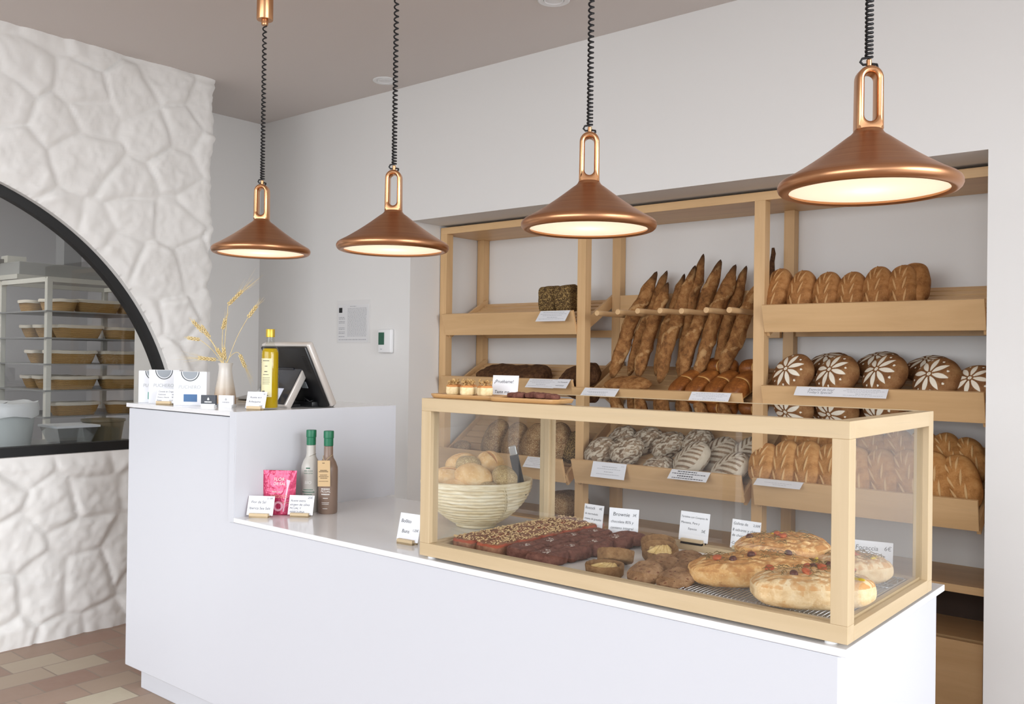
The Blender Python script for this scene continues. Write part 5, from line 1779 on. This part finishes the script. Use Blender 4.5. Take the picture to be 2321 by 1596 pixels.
def banneton(l, w, h, e):
    mb = MB()
    seg = 40
    vs, fs = [], []
    lev = [(0.78, 0.0), (0.86, h * .3), (0.94, h * .7), (1.0, h)]
    for s, z in lev:
        for k in range(seg):
            a = 2 * PI * k / seg
            ca, sa = math.cos(a), math.sin(a)
            vs.append((math.copysign(abs(ca) ** e, ca) * l / 2 * s, math.copysign(abs(sa) ** e, sa) * w / 2 * s, z))
    for j in range(3):
        for k in range(seg):
            q = (k + 1) % seg
            fs.append((j * seg + k, j * seg + q, (j + 1) * seg + q, (j + 1) * seg + k))
    fs.append(tuple(range(seg))[::-1])
    body = MB().add(vs, fs).mesh('wicker_body', WICK, smooth=60)
    vs, fs = [], []
    lev = [(1.03, h * .80), (1.05, h * .97), (1.02, h * 1.06), (0.90, h * 1.0), (0.75, h * .6), (0.0, h * .5)]
    for s, z in lev:
        for k in range(seg):
            a = 2 * PI * k / seg
            ca, sa = math.cos(a), math.sin(a)
            wob = 1 + 0.006 * math.sin(7 * a)
            vs.append((math.copysign(abs(ca) ** e, ca) * l / 2 * s * wob, math.copysign(abs(sa) ** e, sa) * w / 2 * s * wob, z + 0.0012 * math.sin(5 * a)))
    for j in range(len(lev) - 1):
        for k in range(seg):
            q = (k + 1) % seg
            fs.append((j * seg + k, j * seg + q, (j + 1) * seg + q, (j + 1) * seg + k))
    return body, MB().add(vs, fs).mesh('linen_liner', CLOTH, smooth=60)


KB = {'oval': banneton(0.250, 0.150, 0.070, 0.85), 'round': banneton(0.185, 0.170, 0.070, 1.0), 'box': banneton(0.285, 0.130, 0.075, 0.35)}


def rk_pt(x, y, z):
    c, s = math.cos(RK), math.sin(RK)
    return (-2.80 + c * x - s * y, 0.56 + s * x + c * y, z)


LVN = ['topmost', 'second', 'third', 'fourth', 'fifth']
BN = {0: 'corner basket', 1: 'side basket by the far upright', 2: 'long basket in the middle', 3: 'end basket by the window edge', 4: 'second side basket'}
lay = {0: [('round', -0.42, 0.12, 0, 1), ('oval', -0.12, 0.13, 0.3, 0), ('box', -0.085, 0.345, 1.52, 2), ('round', -0.10, 0.575, 1.57, 3)],
       1: [('box', -0.42, 0.20, 1.57, 1), ('box', -0.24, 0.20, 1.57, 4), ('box', -0.075, 0.225, 1.57, 2), ('oval', -0.085, 0.515, 1.57, 3)],
       2: [('box', -0.30, 0.18, 1.57, 1), ('box', -0.075, 0.185, 1.57, 2), ('box', -0.08, 0.500, 1.57, 3)],
       3: [('box', -0.40, 0.20, 1.57, 1), ('box', -0.24, 0.20, 1.57, 4), ('box', -0.075, 0.195, 1.57, 2), ('box', -0.08, 0.510, 1.57, 3)],
       4: [('box', -0.075, 0.210, 1.57, 2), ('round', -0.09, 0.510, 1.57, 3)]}
for lv, items in lay.items():
    for kind, x, y, yaw, nm in items:
        z = LV[lv] - 0.002
        t = thing('proving_basket', 'linen-lined wicker basket on the %s rack shelf, %s' % (LVN[lv], BN[nm]), 'basket', rk_pt(x, y, z), RK + yaw, 'proving baskets on the rack')
        link('wicker_body', KB[kind][0], t)
        link('linen_liner', KB[kind][1], t)

# steel hood above, work table, tub and bin by the window
hd = thing('steel_hood', 'pale steel hood hanging in the kitchen above the rack', 'hood', (-3.75, 1.02, 1.80), RK)
MB().box((-0.10, -0.35, 0.0), (0.25, 0.55, 0.085)).build('box', plain('pale_steel', L(168, 170, 168), 0.35, 0.2), hd, bevel=0.004)
MB().box((-0.12, -0.37, -0.03), (0.27, 0.57, 0.0)).build('lip', RWH, hd)
MB().box((0.0, 0.0, 0.085), (0.12, 0.12, 0.93)).build('duct', plain('duct_steel', L(150, 152, 154), 0.4), hd)
lb_ = thing('roof_bracket', 'dark sloping steel bar beside the kitchen hood', 'bar', (-3.75, 0.45, 1.86))
MB().box((-0.02, -0.5, 0.0), (0.02, 0.34, 0.03)).build('bar', plain('dull_steel', L(112, 110, 106), 0.5), lb_, rot=(0.10, 0, 0.1))
MB().box((-0.05, 0.24, 0.03), (0.05, 0.36, 0.075)).build('box', RWH, lb_)
kt = thing('work_table', 'steel kitchen work table under the round window', 'table', (-2.12, -0.2, 0.0))
MB().box((-0.28, -0.9, 0.80), (0.28, 0.92, 0.83)).build('top', STEEL, kt)
for x in (-0.25, 0.22):
    for y in (-0.87, 0.86):
        MB().box((x, y, 0), (x + 0.03, y + 0.03, 0.80)).build('leg', STEEL, kt)
BIN = NT('milky_plastic').base(L(196, 204, 204)).set(0.35)
BIN.p.inputs['Transmission Weight'].default_value = 0.25
BIN = BIN.mat
bn = thing('plastic_bin', 'milky plastic bin with a loose bag on the kitchen table', 'bin', (-2.13, 0.075, 0.83))
bp_ = [(0.0, 0.0), (0.125, 0.0), (0.130, 0.004), (0.150, 0.185), (0.160, 0.190), (0.160, 0.205), (0.148, 0.205), (0.126, 0.012), (0.0, 0.010)]
mb = MB().lathe(bp_, 32)
mb.v = [(x * 0.95, y, z) for x, y, z in mb.v]
mb.build('bin', BIN, bn, smooth=40)
rs_ = random.Random(4)
bag = MB()
vs, fs = [], []
for j, (r, z) in enumerate([(0.164, 0.150), (0.170, 0.200), (0.160, 0.222), (0.120, 0.215), (0.0, 0.205)]):
    for k in range(32):
        a = 2 * PI * k / 32
        w_ = 1 + 0.05 * noise.noise(Vector((math.cos(a) * 3, math.sin(a) * 3, j)))
        vs.append((r * 0.95 * w_ * math.cos(a), r * w_ * math.sin(a), z + 0.014 * noise.noise(Vector((math.cos(a) * 2.5, math.sin(a) * 2.5, j + 7)))))
for j in range(4):
    for k in range(32):
        q = (k + 1) % 32
        fs.append((j * 32 + k, j * 32 + q, (j + 1) * 32 + q, (j + 1) * 32 + k))
bag.add(vs, fs).build('bag', plain('thin_white_bag', L(206, 210, 212), 0.35), bn, smooth=60)
tb = thing('clear_tub', 'clear lidded plastic tub on the kitchen table beside the bin', 'tub', (-2.12, 0.400, 0.83))
MB().lathe([(0.0, 0.0), (0.11, 0.0), (0.150, 0.085), (0.147, 0.085), (0.107, 0.004), (0.0, 0.004)], 4, Matrix.Rotation(PI / 4, 4, 'Z')).build('tub', glass('clear_plastic', (0.82, 0.84, 0.84, 1), 2.0), tb)
MB().lathe([(0.0, 0.085), (0.158, 0.085), (0.158, 0.096), (0.0, 0.100)], 4, Matrix.Rotation(PI / 4, 4, 'Z')).build('lid', plain('frosted_lid', L(196, 200, 204), 0.4), tb)
dk = thing('dark_tub', 'dark round tub partly hidden by the counter on the kitchen table', 'tub', (-2.16, 0.600, 0.83))
MB().lathe([(0.0, 0.0), (0.09, 0.0), (0.105, 0.10), (0.112, 0.104), (0.112, 0.114), (0.0, 0.118)], 32).build('tub', plain('dark_olive_plastic', L(84, 78, 58), 0.5), dk, smooth=40)
